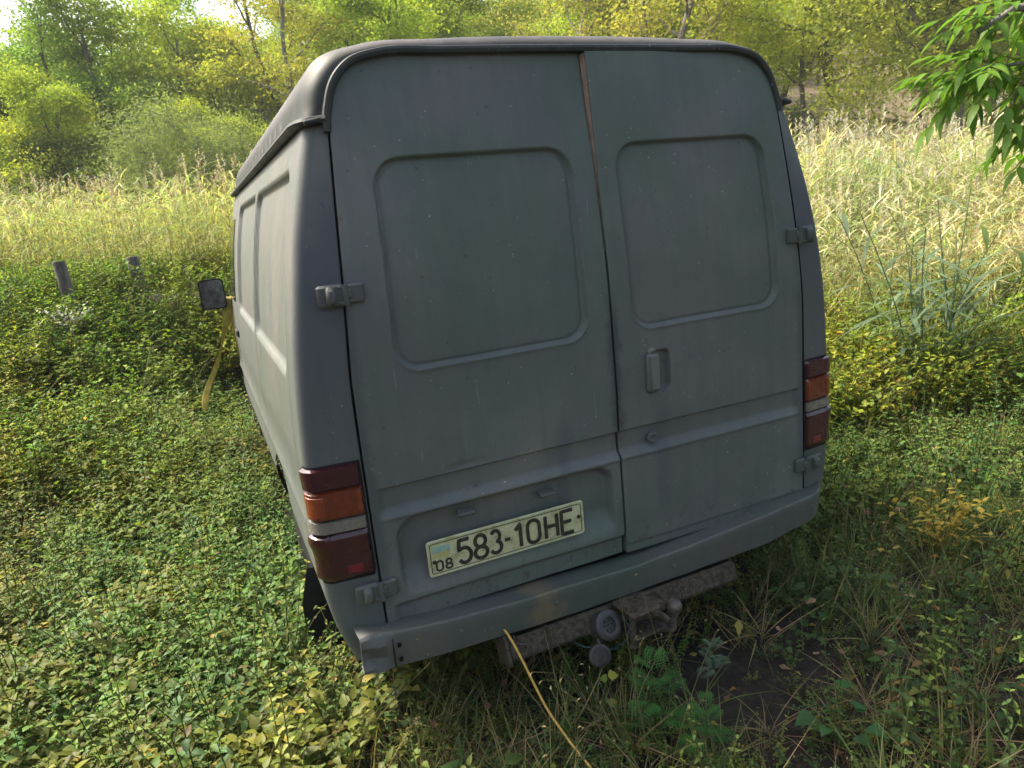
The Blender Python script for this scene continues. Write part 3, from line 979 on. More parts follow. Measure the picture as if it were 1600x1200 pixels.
for sg in (-1, 1):
    mir = MB()
    c_ = np.array([sg * 1.045, 3.30, 1.262])
    pr = rrect(c_[0], c_[2], .078, .100, .026, 0, 6); n_ = len(pr)
    V = [(x, 3.30 - .030, z) for x, _, z in pr] + [((x - c_[0]) * .97 + c_[0], 3.345, (z - c_[2]) * .97 + c_[2]) for x, _, z in pr] + [((x - c_[0]) * .6 + c_[0], 3.375, (z - c_[2]) * .7 + c_[2]) for x, _, z in pr]
    V += [((x - c_[0]) * .91 + c_[0], 3.30 - .030, (z - c_[2]) * .92 + c_[2]) for x, _, z in pr] + [((x - c_[0]) * .90 + c_[0], 3.30 - .024, (z - c_[2]) * .91 + c_[2]) for x, _, z in pr]
    F_ = []
    for i in range(n_):
        j = (i + 1) % n_
        for a, b in ((0, 1), (1, 2), (0, 3), (3, 4)): F_.append((a * n_ + i, a * n_ + j, b * n_ + j, b * n_ + i))
    F_ += [tuple(range(2 * n_, 3 * n_)), tuple(range(4 * n_, 5 * n_))]
    mir.add(V, F_)
    mir.tube([(sg * 1.02, 3.36, 1.25), (sg * .97, 3.37, 1.215), (sg * .90, 3.36, 1.20)], [.016, .018, .022], 8)
    mo = mir.build("side_mirror", M['rubber'], van)
    Vg = [((x - c_[0]) * .895 + c_[0], 3.30 - .0255, (z - c_[2]) * .905 + c_[2]) for x, _, z in pr]
    mk("mirror_glass", np.array(Vg), [tuple(range(n_))], M['mirror'], mo, smooth=False)

# ---------------------------------------------------------------- webbing strap over the mirror arm, tow rope
def ribbon(name, pts, widths, mat, thick=.003, parent=None):
    V = []
    for (p, wdir) in zip(pts, widths):
        p = np.array(p); w = np.array(wdir) * 1.1
        V += [p - w, p + w]
    n = len(pts); F_ = [(2 * i, 2 * i + 1, 2 * i + 3, 2 * i + 2) for i in range(n - 1)]
    o = mk(name, np.array(V), F_, mat, parent)
    so_ = o.modifiers.new("thick", 'SOLIDIFY'); so_.thickness = thick
    sb = o.modifiers.new("sub", 'SUBSURF'); sb.levels = 2; sb.render_levels = 2
    return o
st = ribbon("webbing_strap",
            [(-.925, 3.42, .60), (-.935, 3.42, .85), (-.935, 3.40, 1.10), (-.940, 3.39, 1.222), (-.955, 3.34, 1.232), (-.965, 3.30, 1.20), (-.985, 3.29, 1.08), (-1.03, 3.30, .965), (-1.055, 3.30, .90), (-1.085, 3.29, .83), (-1.13, 3.28, .74), (-1.18, 3.27, .66), (-1.215, 3.25, .59), (-1.23, 3.2, .50)],
            [(.01, .02, 0), (.02, .012, 0), (.026, .0, 0), (.028, 0, 0), (.029, 0, 0), (.029, 0, 0), (.026, 0, 0), (.016, .014, 0), (.004, .02, 0), (.016, .014, .004), (.026, .004, .01), (.026, 0, .012), (.026, 0, .01), (.02, .01, 0)], M['strap'])
tag(st, "faded olive-yellow webbing strap hanging from the mirror arm into the weeds", "strap")
rp = MB()
P = []
ctrl = np.array([(-.47, .06, .38), (-.468, -.09, .392), (-.455, -.13, .35), (-.412, -.21, .18), (-.385, -.30, .115), (-.36, -.42, .075), (-.335, -.60, .05), (-.30, -1.0, .03), (-.28, -1.6, .03)])
tt = np.linspace(0, 1, len(ctrl)); tq = np.linspace(0, 1, 60)
P = np.stack([np.interp(tq, tt, ctrl[:, k]) for k in range(3)], -1)
for _ in range(3): P[1:-1] = (P[:-2] + P[1:-1] * 2 + P[2:]) / 4
V, Fq = tube_arrays(P, .0037, 8); rp.add(V, Fq)
o = rp.build("tow_rope", M['rope'])
tag(o, "thin orange-yellow rope running from under the bumper down into the grass", "rope")

# ---------------------------------------------------------------- plants: templates as arrays (V, T, C)
class PB:
    """plant builder: triangles with a colour per vertex"""
    def __init__(self): self.V = []; self.T = []; self.C = []; self.n = 0
    def add(self, V, T, C):
        V = np.asarray(V, np.float32); T = np.asarray(T, np.int64)
        C = np.broadcast_to(np.asarray(C, np.float32), V.shape)
        self.V.append(V); self.T.append(T + self.n); self.C.append(C); self.n += len(V)
    def out(self): return np.concatenate(self.V), np.concatenate(self.T), np.concatenate(self.C)
    def stem(self, P, r, col, n=3):
        V, Fq = tube_arrays(np.asarray(P, float), r, n, caps=False)
        Fq = np.array(Fq); self.add(V, np.concatenate([Fq[:, :3], Fq[:, [0, 2, 3]]]), col)
    def leaf(self, base, d, up, L, W, col, st=3, droop=.3, fold=.3, zig=0.0, lobed=0.0, shape=.42):
        base = np.asarray(base, float); d = np.asarray(d, float); d = d / np.linalg.norm(d)
        x = np.cross(d, up); x /= np.linalg.norm(x) + 1e-9; z = np.cross(x, d)
        V = [base]
        for k in range(st):
            f = (k + 1) / (st + 1)
            w = W * .54 * (math.sin(math.pi * f ** (.62 if shape < .5 else 1.0)) ** (1.15 if shape < .5 else .8)) * (1 + (zig if k % 2 else -zig))
            c = base + d * L * f - z * droop * L * f * f
            V += [c - x * w + z * fold * w, c, c + x * w + z * fold * w]
        V.append(base + d * L - z * droop * L)
        T = [(0, 2, 1), (0, 3, 2)]
        for k in range(st - 1):
            a = 1 + 3 * k
            T += [(a, a + 1, a + 4), (a, a + 4, a + 3), (a + 1, a + 2, a + 5), (a + 1, a + 5, a + 4)]
        a = 1 + 3 * (st - 1); e = len(V) - 1
        T += [(a, a + 1, e), (a + 1, a + 2, e)]
        self.add(V, T, col)


def vcol(c, j=.15, r=rs):
    c = np.array(c) * (1 + r.uniform(-j, j)); return c * (1 + r.uniform(-j * .4, j * .4, 3))
GREENS = [(.135, .195, .032), (.098, .165, .034), (.165, .210, .038), (.085, .150, .044), (.190, .215, .044)]


def t_nettle(seed, h=.30, L=.042, st=5, dense=1.0):
    r = np.random.RandomState(seed); b = PB()
    for k in range(r.randint(2, 4)):
        az = r.uniform(0, 6.28); ln = r.uniform(.02, .12) * h / .3
        hh = h * r.uniform(.6, 1.0)
        P = np.array([[math.cos(az) * ln * t ** 1.4, math.sin(az) * ln * t ** 1.4, hh * t] for t in np.linspace(0, 1, 5)])
        P[:, :2] += r.normal(0, .015, 2)
        b.stem(P, np.linspace(.0022, .001, 5) * h / .3, (.10, .13, .045))
        nn = max(4, int(hh / .028 * dense)); base = vcol(GREENS[r.randint(5)], .12, r)
        for i in range(nn):
            t = (i + 1) / nn; p = np.array([np.interp(t, np.linspace(0, 1, 5), P[:, q]) for q in range(3)])
            a0 = i * math.pi / 2 + r.uniform(-.4, .4)
            ll = L * (1.15 - .75 * t) * r.uniform(.75, 1.2)
            for s in (0, math.pi):
                a = a0 + s + r.uniform(-.3, .3); el = r.uniform(-.15, .5) + .5 * t ** 3
                d = (math.cos(a) * math.cos(el), math.sin(a) * math.cos(el), math.sin(el))
                c = vcol(base, .16, r)
                q = r.rand()
                if q < .03: c = vcol((.34, .27, .04), .2, r)
                elif q < .05: c = vcol((.16, .10, .04), .2, r)
                if t > .85: c = c * 1.15
                b.leaf(p, d, (0, 0, 1), ll, ll * r.uniform(.42, .58), c, st, r.uniform(.15, .6), .4, .2 if st > 3 else 0)
    return b.out()


def t_bushy(seed, h=.22, L=.024, st=3, n=9):
    """branching weed with many small leaves"""
    r = np.random.RandomState(seed); b = PB(); base = vcol(GREENS[r.randint(5)], .12, r)
    for k in range(n):
        az = r.uniform(0, 6.28); out = r.uniform(.2, .75) * h
        hh = h * r.uniform(.45, 1.0)
        P = np.array([[math.cos(az) * out * t, math.sin(az) * out * t, hh * (1 - (1 - t) ** 1.6)] for t in np.linspace(0, 1, 5)])
        b.stem(P, .0011 * h / .22, (.11, .12, .05))
        for i in range(8):
            t = .25 + .75 * (i + r.rand()) / 8; p = np.array([np.interp(t, np.linspace(0, 1, 5), P[:, q]) for q in range(3)])
            a = r.uniform(0, 6.28); el = r.uniform(-.3, .9)
            d = (math.cos(a) * math.cos(el), math.sin(a) * math.cos(el), math.sin(el))
            c = vcol(base, .2, r)
            if r.rand() < .03: c = vcol((.30, .24, .05), .2, r)
            ll = L * r.uniform(.6, 1.3)
            b.leaf(p + r.normal(0, .006, 3), d, (0, 0, 1), ll, ll * r.uniform(.45, .7), c, st, r.uniform(0, .5), .3)
    return b.out()


def t_broad(seed, L=.07, n=7, col=(.08, .13, .035)):
    r = np.random.RandomState(seed); b = PB()
    for k in range(n):
        a = k * 2.4 + r.uniform(-.5, .5); el = r.uniform(.0, .6); hh = r.uniform(.03, .15)
        p = np.array([math.cos(a) * hh * .6, math.sin(a) * hh * .6, hh])
        b.stem([(0, 0, 0), p * [.5, .5, .7], p], .0015, (.12, .13, .05))
        d = (math.cos(a) * math.cos(el), math.sin(a) * math.cos(el), math.sin(el) * .5)
        ll = L * r.uniform(.6, 1.2); c = vcol(col, .2, r)
        if r.rand() < .03: c = vcol((.30, .24, .04), .2, r)
        b.leaf(p, d, (0, 0, 1), ll, ll * r.uniform(.75, .95), c, 5, .35, .25, .06)
    return b.out()


def t_fern(seed, h=.22, col=(.075, .21, .050), n=11):
    """finely cut feathery weed"""
    r = np.random.RandomState(seed); b = PB()
    b.stem([(0, 0, 0), (0, .004, h * .5), (.003, 0, h)], [.0025, .002, .001], (.09, .13, .05))
    for k in range(n):
        a = k * 2.4; t = .15 + .85 * k / n; L = h * (.62 - .35 * t) * r.uniform(.85, 1.1)
        el = .25 + .9 * t; p0 = np.array([0, 0, h * t])
        d = np.array([math.cos(a) * math.cos(el), math.sin(a) * math.cos(el), math.sin(el)])
        P = [p0 + d * L * s - np.array([0, 0, .45 * L * s * s]) for s in np.linspace(0, 1, 6)]
        b.stem(P, .0008, (.08, .14, .05)); c = vcol(col, .15, r)
        side = np.cross(d, (0, 0, 1)); side /= np.linalg.norm(side)
        for i in range(9):
            s = .16 + .84 * i / 9; p = np.array([np.interp(s, np.linspace(0, 1, 6), [q[m] for q in P]) for m in range(3)])
            lw = L * .36 * math.sin(math.pi * min(1, s * .8 + .18)) + .004
            for sg in (-1, 1):
                dd = side * sg + d * .75 + np.array([0, 0, -.15])
                b.leaf(p, dd, (0, 0, 1), lw, lw * .10, c, 2, .2, .2)
                for m in (.3, .5, .7):
                    q = p + dd / np.linalg.norm(dd) * lw * m
                    b.leaf(q, dd + side * .9 * sg, (0, 0, 1), lw * .34, lw * .07, c, 1, .1, .2)
                    b.leaf(q, dd - side * .9 * sg, (0, 0, 1), lw * .30, lw * .07, c, 1, .1, .2)
    return b.out()


def t_grass(seed, h=.25, n=12, col=(.10, .145, .035), w=.004, arc_=.6):
    r = np.random.RandomState(seed); b = PB()
    for k in range(n):
        a = r.uniform(0, 6.28); L = h * r.uniform(.5, 1.2); el = r.uniform(.7, 1.45)
        d = (math.cos(a) * math.cos(el), math.sin(a) * math.cos(el), math.sin(el))
        c = vcol(col, .25, r)
        if r.rand() < .2: c = vcol((.30, .25, .10), .2, r)
        b.leaf(r.normal(0, .012, 3) * [1, 1, 0], d, (0.01, 0, 1), L, w * r.uniform(.7, 1.4), c, 4, r.uniform(.1, arc_), .2)
    return b.out()


def t_stalk(seed, h=.6, col=(.17, .16, .065)):
    """thin bare seed stalk"""
    r = np.random.RandomState(seed); b = PB()
    a = r.uniform(0, 6.28); ln = r.uniform(.1, .5) * h
    P = np.array([[math.cos(a) * ln * t ** 1.5, math.sin(a) * ln * t ** 1.5, h * t] for t in np.linspace(0, 1, 6)])
    b.stem(P, np.linspace(.0022, .0008, 6), col)
    for i in range(9):
        t = .3 + .7 * r.rand(); p = np.array([np.interp(t, np.linspace(0, 1, 6), P[:, q]) for q in range(3)])
        aa = r.uniform(0, 6.28); e = p + np.array([math.cos(aa) * .05, math.sin(aa) * .05, .06]) * r.uniform(.4, 1.2)
        b.stem([p, e], .0006, col)
        b.leaf(e, (math.cos(aa), math.sin(aa), .5), (0, 0, 1), .014, .006, vcol((.22, .20, .09), .2, r), 1)
    return b.out()


def t_reed(seed, h=2.3, nl=11, plume=False, dry=0.0):
    r = np.random.RandomState(seed); b = PB()
    a = r.uniform(0, 6.28); ln = r.uniform(.05, .35)
    P = np.array([[math.cos(a) * ln * t ** 2, math.sin(a) * ln * t ** 2, h * t] for t in np.linspace(0, 1, 6)])
    sc = np.array((.42, .33, .15)) * (.75 + .4 * r.rand())
    b.stem(P, np.linspace(.006, .003, 6), sc)
    for i in range(nl):
        t = .22 + .75 * i / nl; p = np.array([np.interp(t, np.linspace(0, 1, 6), P[:, q]) for q in range(3)])
        aa = a + 1.2 + (i % 2) * math.pi + r.uniform(-.7, .7); el = r.uniform(.35, 1.05)
        d = (math.cos(aa) * math.cos(el), math.sin(aa) * math.cos(el), math.sin(el))
        q = r.rand()
        if q < dry: c = vcol((.60, .50, .27), .15, r)
        elif q < dry + .5 * (1 - dry): c = vcol((.46, .45, .16), .18, r)
        else: c = vcol((.30, .37, .13), .18, r)
        L = r.uniform(.30, .52)
        b.leaf(p, d, (0, 0, 1), L, r.uniform(.020, .034), c, 3, r.uniform(.3, 1.0), .15, 0, 0, 1.0)
    if plume:
        top = P[-1]
        for i in range(16):
            t = i / 16; p = top + np.array([0, 0, .26 * t])
            aa = r.uniform(0, 6.28); d = (math.cos(aa) * .5, math.sin(aa) * .5, .8)
            b.leaf(p, d, (0, 0, 1), .10 * (1 - t * .6), .022, vcol((.40, .33, .24), .15, r), 1, .4, .1)
    return b.out()


def t_litter(seed, L=.055, col=(.30, .15, .06)):
    r = np.random.RandomState(seed); b = PB()
    a = r.uniform(0, 6.28)
    b.leaf((0, 0, .006), (math.cos(a), math.sin(a), r.uniform(0, .5)), (0, 0, 1), L, L * .62, col, 4, r.uniform(-.2, .5), r.uniform(-.5, .9), .14)
    return b.out()


def scatter(b, tmpl, pos, scale, tint=None, tilt=.12, yaw=None, r=rs):
    """append transformed copies of one template to PB b"""
    V, T, C = tmpl; N = len(pos)
    if N == 0: return
    yaw = r.uniform(0, 2 * math.pi, N) if yaw is None else yaw
    tx = r.normal(0, tilt, N); ty = r.normal(0, tilt, N)
    c, s = np.cos(yaw), np.sin(yaw)
    X = V[None, :, 0] * c[:, None] - V[None, :, 1] * s[:, None]
    Y = V[None, :, 0] * s[:, None] + V[None, :, 1] * c[:, None]
    Z = np.broadcast_to(V[None, :, 2], X.shape)
    sc = np.asarray(scale)[:, None]
    W = np.stack([(X + Z * tx[:, None]) * sc, (Y + Z * ty[:, None]) * sc, (Z - X * tx[:, None] - Y * ty[:, None]) * sc], -1) + pos[:, None, :]
    Cn = C[None] * (tint[:, None, :] if tint is not None else 1) * np.ones((N, 1, 1))
    Tn = T[None] + (np.arange(N) * len(V))[:, None, None]
    b.V.append(W.reshape(-1, 3).astype(np.float32)); b.T.append(Tn.reshape(-1, 3) + b.n); b.C.append(np.clip(Cn, 0, 1).reshape(-1, 3).astype(np.float32))
    b.n += N * len(V)


def in_view(x, y, pad=.8):
    dx = x - CAM[0]; dy = y - CAM[1]
    s = dx * F_AX[0] + dy * F_AX[1]; l = dx * R_AX[0] + dy * R_AX[1]
    return (s > -.2) & (np.abs(l) < (s * .80 + pad))


def van_foot(x, y, m=0.0): return (np.abs(x) < .93 - m) & (y > .50 + m) & (y < 4.95)


def rand_polar(n, d0, d1, pad=.8, power=1.0):
    """uniform over area between two distances inside the view wedge"""
    out = []
    while sum(map(len, out)) < n:
        s = np.sqrt(rs.uniform(d0 * d0, d1 * d1, n * 2)) if power == 1 else d0 + (d1 - d0) * rs.rand(n * 2) ** power
        l = rs.uniform(-1, 1, n * 2) * (s * .80 + pad)
        x = CAM[0] + F_AX[0] * s + R_AX[0] * l; y = CAM[1] + F_AX[1] * s + R_AX[1] * l
        k = ~van_foot(x, y)
        out.append(np.stack([x[k], y[k]], -1))
    return np.concatenate(out)[:n]


def fbm(x, y, seed=0, f=1.0):
    r = np.random.RandomState(seed); v = 0
    for k in range(5):
        a = r.uniform(0, 6.28, 4); fr = f * 1.7 ** k
        v = v + (np.sin(x * fr * math.cos(a[0]) + y * fr * math.sin(a[0]) + a[1]) + np.sin(x * fr * math.cos(a[2]) + y * fr * math.sin(a[2]) + a[3])) / 1.5 ** k
    return v / 4.0


def bare(x, y):
    """how bare the soil is, 0..1"""
    b_ = np.exp(-(((x - .20) / .15) ** 2 + ((y + .34) / .16) ** 2))
    b_ = np.maximum(b_, .9 * np.exp(-(((x - .18) / .16) ** 2 + ((y + .68) / .10) ** 2)))
    b_ = np.maximum(b_, .5 * np.exp(-(((x - .55) / .20) ** 2 + ((y + .30) / .10) ** 2)))
    b_ = np.maximum(b_, .75 * np.exp(-(((x + 1.55) / .28) ** 2 + ((y - .55) / .20) ** 2)))
    return b_


def place(n, d0, d1, keep=1.0, power=1.0):
    xy = rand_polar(n, d0, d1, power=power)
    x, y = xy[:, 0], xy[:, 1]
    dens = (1 - bare(x, y)) * keep
    boost = np.where(x > .45, .35, 0.0)
    under = (y > .1) & (y < .6) & (np.abs(x) < .9)
    dens = np.where(under, dens * .8, dens) * np.clip(.62 + boost + 1.25 * fbm(x, y, 41, 2.6), .07, 1)
    k = rs.rand(len(x)) < dens
    x, y = x[k], y[k]
    return np.stack([x, y, ground_h(x, y) - .004], -1)


def tints(p, seed, amp=.25):
    f = fbm(p[:, 0], p[:, 1], seed, 1.2)[:, None]
    rust = np.exp(-(((p[:, 0] + 3.35) / .9) ** 2 + ((p[:, 1] - 3.2) / 1.3) ** 2))[:, None] * (rs.rand(len(p), 1) < .45)
    warm = np.array([1.25, 1.03, .75]); cool = np.array([.76, .95, .92])
    t = 1 + (warm - 1) * np.clip(f * 1.2, 0, 1) + (cool - 1) * np.clip(-f * 1.2, 0, 1)
    t = t * (1 - rust) + np.array([2.2, 1.1, .7]) * rust
    return t * rs.uniform(1 - amp, 1 + amp, (len(p), 1))


# --- near weeds
nb = PB()
tn = [t_nettle(i, .31, L_, 5, dn_) for i, (L_, dn_) in enumerate(((.031, 1.1), (.024, 1.3), (.034, 1.0), (.031, 1.1), (.025, 1.3), (.042, .8), (.022, 1.3), (.038, 1.0)))]
tb = [t_bushy(20 + i, .22, L_) for i, L_ in enumerate((.020, .015, .025, .017, .028, .018, .014, .023))]
tbr = [t_broad(40 + i, .05) for i in range(4)]
def species(p, n, seed, f=1.5, mixr=.35):
    """patches of one kind with some mixing"""
    v = np.floor((fbm(p[:, 0], p[:, 1], seed, f) * .9 + .5) * n).astype(int) % n
    k = rs.rand(len(p)) < mixr
    return np.where(k, rs.randint(0, n, len(p)), v)
def sidel(p): return (p[:, 0] - CAM[0]) * R_AX[0] + (p[:, 1] - CAM[1]) * R_AX[1]
def lowf(p, seed, amp, f):
    lo = (1.0 + amp * fbm(p[:, 0], p[:, 1], seed, f)) * np.where(p[:, 0] > .5, .72, 1.0)
    lo = lo * np.where(p[:, 1] < 0, .85, 1.0) * np.where((np.abs(p[:, 0]) < .95) & (p[:, 1] < .2), .62, 1)
    lo = lo * np.where(p[:, 0] < -1.1, 1.3, 1.0)
    return np.clip(lo, .3, 1.35)
p = place(4000, .55, 5.2); idx = species(p, 8, 61); low = lowf(p, 31, .65, 2.6)
for k in range(8): m = idx == k; scatter(nb, tn[k], p[m], rs.uniform(.5, 1.2, m.sum()) * low[m], tints(p[m], 3) * (rs.uniform(.85, 1.2) * rs.uniform(.94, 1.06, (1, 3))))
p = place(8200, .55, 5.8); idx = species(p, 8, 62); low = lowf(p, 32, .6, 2.2)
for k in range(8): m = idx == k; scatter(nb, tb[k], p[m], rs.uniform(.45, 1.25, m.sum()) * low[m], tints(p[m], 4) * (rs.uniform(.85, 1.2) * rs.uniform(.94, 1.06, (1, 3))))
p = place(800, .55, 4.2); p = p[np.hypot(p[:, 0] - .02, p[:, 1] + .35) > .48]; idx = species(p, 4, 63, 1.5, .2)
for k in range(4): m = idx == k; scatter(nb, tbr[k], p[m], rs.uniform(.4, 1.1, m.sum()), tints(p[m], 5))
# lush growth along both flanks of the van
fx_ = np.concatenate([rs.uniform(-2.0, -.95, 900), rs.uniform(.95, 1.9, 500)]); fy_ = rs.uniform(.4, 5.2, 1400)
p = np.stack([fx_, fy_, ground_h(fx_, fy_)], -1); idx = rs.randint(0, 8, len(p))
for k in range(8): m = idx == k; scatter(nb, tn[k] if k % 2 else tb[k], p[m], rs.uniform(.7, 1.5, m.sum()), tints(p[m], 64) * [.9, 1.08, 1.05])
# scattered tall upright nettles, stems standing clear of the rest
tt2 = [t_nettle(140 + i, .42, .036, 5, .8) for i in range(4)]
p = place(620, .9, 5.4); p = p[~((np.abs(p[:, 0]) < .8) & (p[:, 1] < .3) & (p[:, 1] > -.5))]; idx = rs.randint(0, 4, len(p))
for k in range(4): m = idx == k; scatter(nb, tt2[k], p[m], rs.uniform(.7, 1.25, m.sum()), tints(p[m], 9) * 1.1)
V, T, C = nb.out()
tag(mk("weed_cover", V, T, M['leaf'], None, True, C), "knee-high leafy green weeds growing thickly round the van", "weeds", kind='stuff')

# --- mid-distance weeds
def cutr(p):
    s_ = (p[:, 0] - CAM[0]) * F_AX[0] + (p[:, 1] - CAM[1]) * F_AX[1]; l_ = (p[:, 0] - CAM[0]) * R_AX[0] + (p[:, 1] - CAM[1]) * R_AX[1]
    lim = 8.8 - 3.0 * sstep(.8, 3.0, l_) + .7 * fbm(p[:, 0], p[:, 1], 51, 1.3)
    dv = np.hypot(np.clip(np.abs(p[:, 0]) - .95, 0, None), np.clip(np.abs(p[:, 1] - 2.4) - 2.5, 0, None))
    return p[(s_ < lim) & (dv > .45)]
nb = PB()
tm = [t_nettle(60 + i, .50, .046, 3, .72) for i in range(5)]; tbm = [t_bushy(70 + i, .42, .034, 2, 13) for i in range(5)]
p = cutr(place(5600, 3.9, 9.4)); idx = rs.randint(0, 5, len(p))
for k in range(5): m = idx == k; scatter(nb, tm[k], p[m], rs.uniform(.6, 1.25, m.sum()), tints(p[m], 6) * [1.45, 1.4, .95])
p = cutr(place(5600, 3.9, 9.4)); idx = rs.randint(0, 5, len(p))
for k in range(5): m = idx == k; scatter(nb, tbm[k], p[m], rs.uniform(.6, 1.3, m.sum()), tints(p[m], 7) * [1.5, 1.45, .95])
V, T, C = nb.out()
tag(mk("weed_meadow", V, T, M['leaf'], None, True, C), "waist-high weeds between the van and the reed bed", "weeds", kind='stuff')

# --- grass and bare stalks
nb = PB()
tg = [t_grass(80 + i) for i in range(4)]; ts_ = [t_stalk(90 + i, .45) for i in range(4)]
p = place(1900, .55, 4.6); idx = rs.randint(0, 4, len(p))
for k in range(4): m = idx == k; scatter(nb, tg[k], p[m], rs.uniform(.5, 1.2, m.sum()), tints(p[m], 8))
p = place(260, .9, 4.5); idx = rs.randint(0, 4, len(p))
for k in range(4): m = idx == k; scatter(nb, ts_[k], p[m], rs.uniform(.5, 1.2, m.sum()), None, .3)
p = place(500, 4.3, 9.5); idx = rs.randint(0, 4, len(p))
for k in range(4): m = idx == k; scatter(nb, ts_[k], p[m], rs.uniform(1.2, 2.0, m.sum()), None, .2)
tdd = [t_grass(95 + i, .22, 16, (.30, .21, .11), .0035, 1.4) for i in range(3)]
p = place(1300, .55, 4.6); p = p[fbm(p[:, 0], p[:, 1], 71, 1.8) > .15]; idx = rs.randint(0, 3, len(p))
for k in range(3): m = idx == k; scatter(nb, tdd[k], p[m], rs.uniform(.4, 1.0, m.sum()), None, .5)
tgd = [t_grass(85 + i, .7, 14, (.44, .39, .17), .006, .9) for i in range(3)]
p = place(3000, 5.0, 12.5); l_ = (p[:, 0] - CAM[0]) * R_AX[0] + (p[:, 1] - CAM[1]) * R_AX[1]; p = p[l_ > .5]; idx = rs.randint(0, 3, len(p))
for k in range(3): m = idx == k; scatter(nb, tgd[k], p[m], rs.uniform(.7, 1.3, m.sum()))
V, T, C = nb.out()
tag(mk("grass", V, T, M['grass'], None, True, C), "thin grass blades and dry seed stalks among the weeds", "grass", kind='stuff')

# --- fallen leaves
nb = PB()
LC = [(.34, .15, .05), (.25, .13, .07), (.42, .28, .05), (.20, .11, .06), (.36, .22, .12), (.45, .36, .08)]
tl = [t_litter(100 + i, rs.uniform(.020, .038), LC[i]) for i in range(6)]
xy = rand_polar(1500, .55, 4.5); p = np.stack([xy[:, 0], xy[:, 1], ground_h(xy[:, 0], xy[:, 1]) + .004], -1)
up = rs.rand(len(p)) < .35; p[up, 2] += rs.uniform(.05, .17, up.sum()) * np.where(bare(p[up, 0], p[up, 1]) > .4, 0, 1)
idx = rs.randint(0, 6, len(p))
for k in range(6): m = idx == k; scatter(nb, tl[k], p[m], rs.uniform(.6, 1.2, m.sum()), None, .3)
V, T, C = nb.out()
tag(mk("fallen_leaves", V, T, M['grass'], None, True, C), "brown, orange and yellow dead leaves scattered on the soil", "dead leaves", kind='stuff')

# --- individual plants
def plant(name, tmpl, loc, scale, label, cat, yaw=0.0, group=None, mat='leaf', trunk=None):
    V, T, C = tmpl
    o = mk(name, V * scale, T, M[mat], None, True, C)
    o.location = loc; o.rotation_euler = (0, 0, yaw)
    return tag(o, label, cat, group)
plant("feathery_weed", t_fern(1, .24), (-.10, -.30, .0), 1.25, "bright green feathery cut-leaved weed in front of the tow ball", "weed", .4)
plant("feathery_weed", t_fern(2, .17), (-.03, -.46, .0), 1.25, "smaller feathery weed beside the taller one at the bare soil's edge", "weed", 2.1)
plant("wormwood_sprig", t_fern(3, .15, (.20, .30, .20), 8), (.215, -.19, .03), 1.0, "pale grey-green sprig standing on the bare soil right of the tow ball", "weed", 1.0)
plant("broad_leaf_seedling", t_broad(4, .052, 9, (.06, .16, .05)), (.33, -.60, 0), 1.0, "fresh broad-leaved seedling on the bare soil at lower right", "weed", .2)
def t_vine(seed):
    r = np.random.RandomState(seed); b = PB()
    P = np.array([(0, 0, 0), (.02, -.01, .08), (.01, 0, .15), (-.01, -.01, .22)])
    b.stem(P, .0013, (.13, .12, .04))
    for i, (z, L, c) in enumerate(((.21, .034, (.34, .33, .05)), (.20, .028, (.15, .22, .04)), (.13, .034, (.22, .25, .06)), (.11, .030, (.40, .22, .06)), (.06, .035, (.12, .18, .04)))):
        a = i * 2.2; b.leaf((0, 0, z), (math.cos(a), math.sin(a) - .4, .1), (0, -.5, .8), L, L * .9, c, 5, .3, .2, .12)
    return b.out()
plant("yellowing_vine", t_vine(1), (-.20, -.21, .0), 1.0, "small vine with yellow and green leaves under the trailer socket", "plant")
# yellow-leaved shrub at right edge
yb = PB(); base_t = t_bushy(55, .5, .05, 3, 16)
V, T, C = base_t
C = C * 0 + np.array([.42, .32, .05]) * (0.6 + .7 * np.random.RandomState(1).rand(len(C), 1))
plant("yellow_shrub", (V, T, C), (1.55, -.02, 0), .75, "small yellow-leaved shrub at the right-hand edge", "shrub")
V, T, C = t_bushy(56, .34, .034, 3, 26)
C = C * 0 + np.array([.62, .60, .58]) * (0.7 + .3 * np.random.RandomState(1).rand(len(C), 1))
x, y, z = at(118, 7.1)
plant("white_flowering_weed", (V, T, C), (x, y, z + .22), .8, "patch of small white flowers at the foot of the left post", "flowers")


def reed_clump():
    b = PB(); r = np.random.RandomState(5)
    for k in range(17):
        V, T, C = t_reed(300 + k, r.uniform(.75, 1.35), 8, False, .0)
        V = V.copy(); a = r.uniform(0, 6.28); t_ = r.uniform(.05, .45)
        V[:, 0] += V[:, 2] * t_ * math.cos(a) + r.normal(0, .16); V[:, 1] += V[:, 2] * t_ * math.sin(a) + r.normal(0, .12)
        C = np.broadcast_to(np.array([.15, .21, .12]) * r.uniform(.7, 1.35), C.shape) * np.array([1, 1, 1.0])
        b.add(V, T, C)
    return b.out()
x, y, z = at(1470, 5.2)
plant("reed_clump", reed_clump(), (x, y, z + .05), .95, "grey-green clump of young reeds standing apart at right", "reeds")

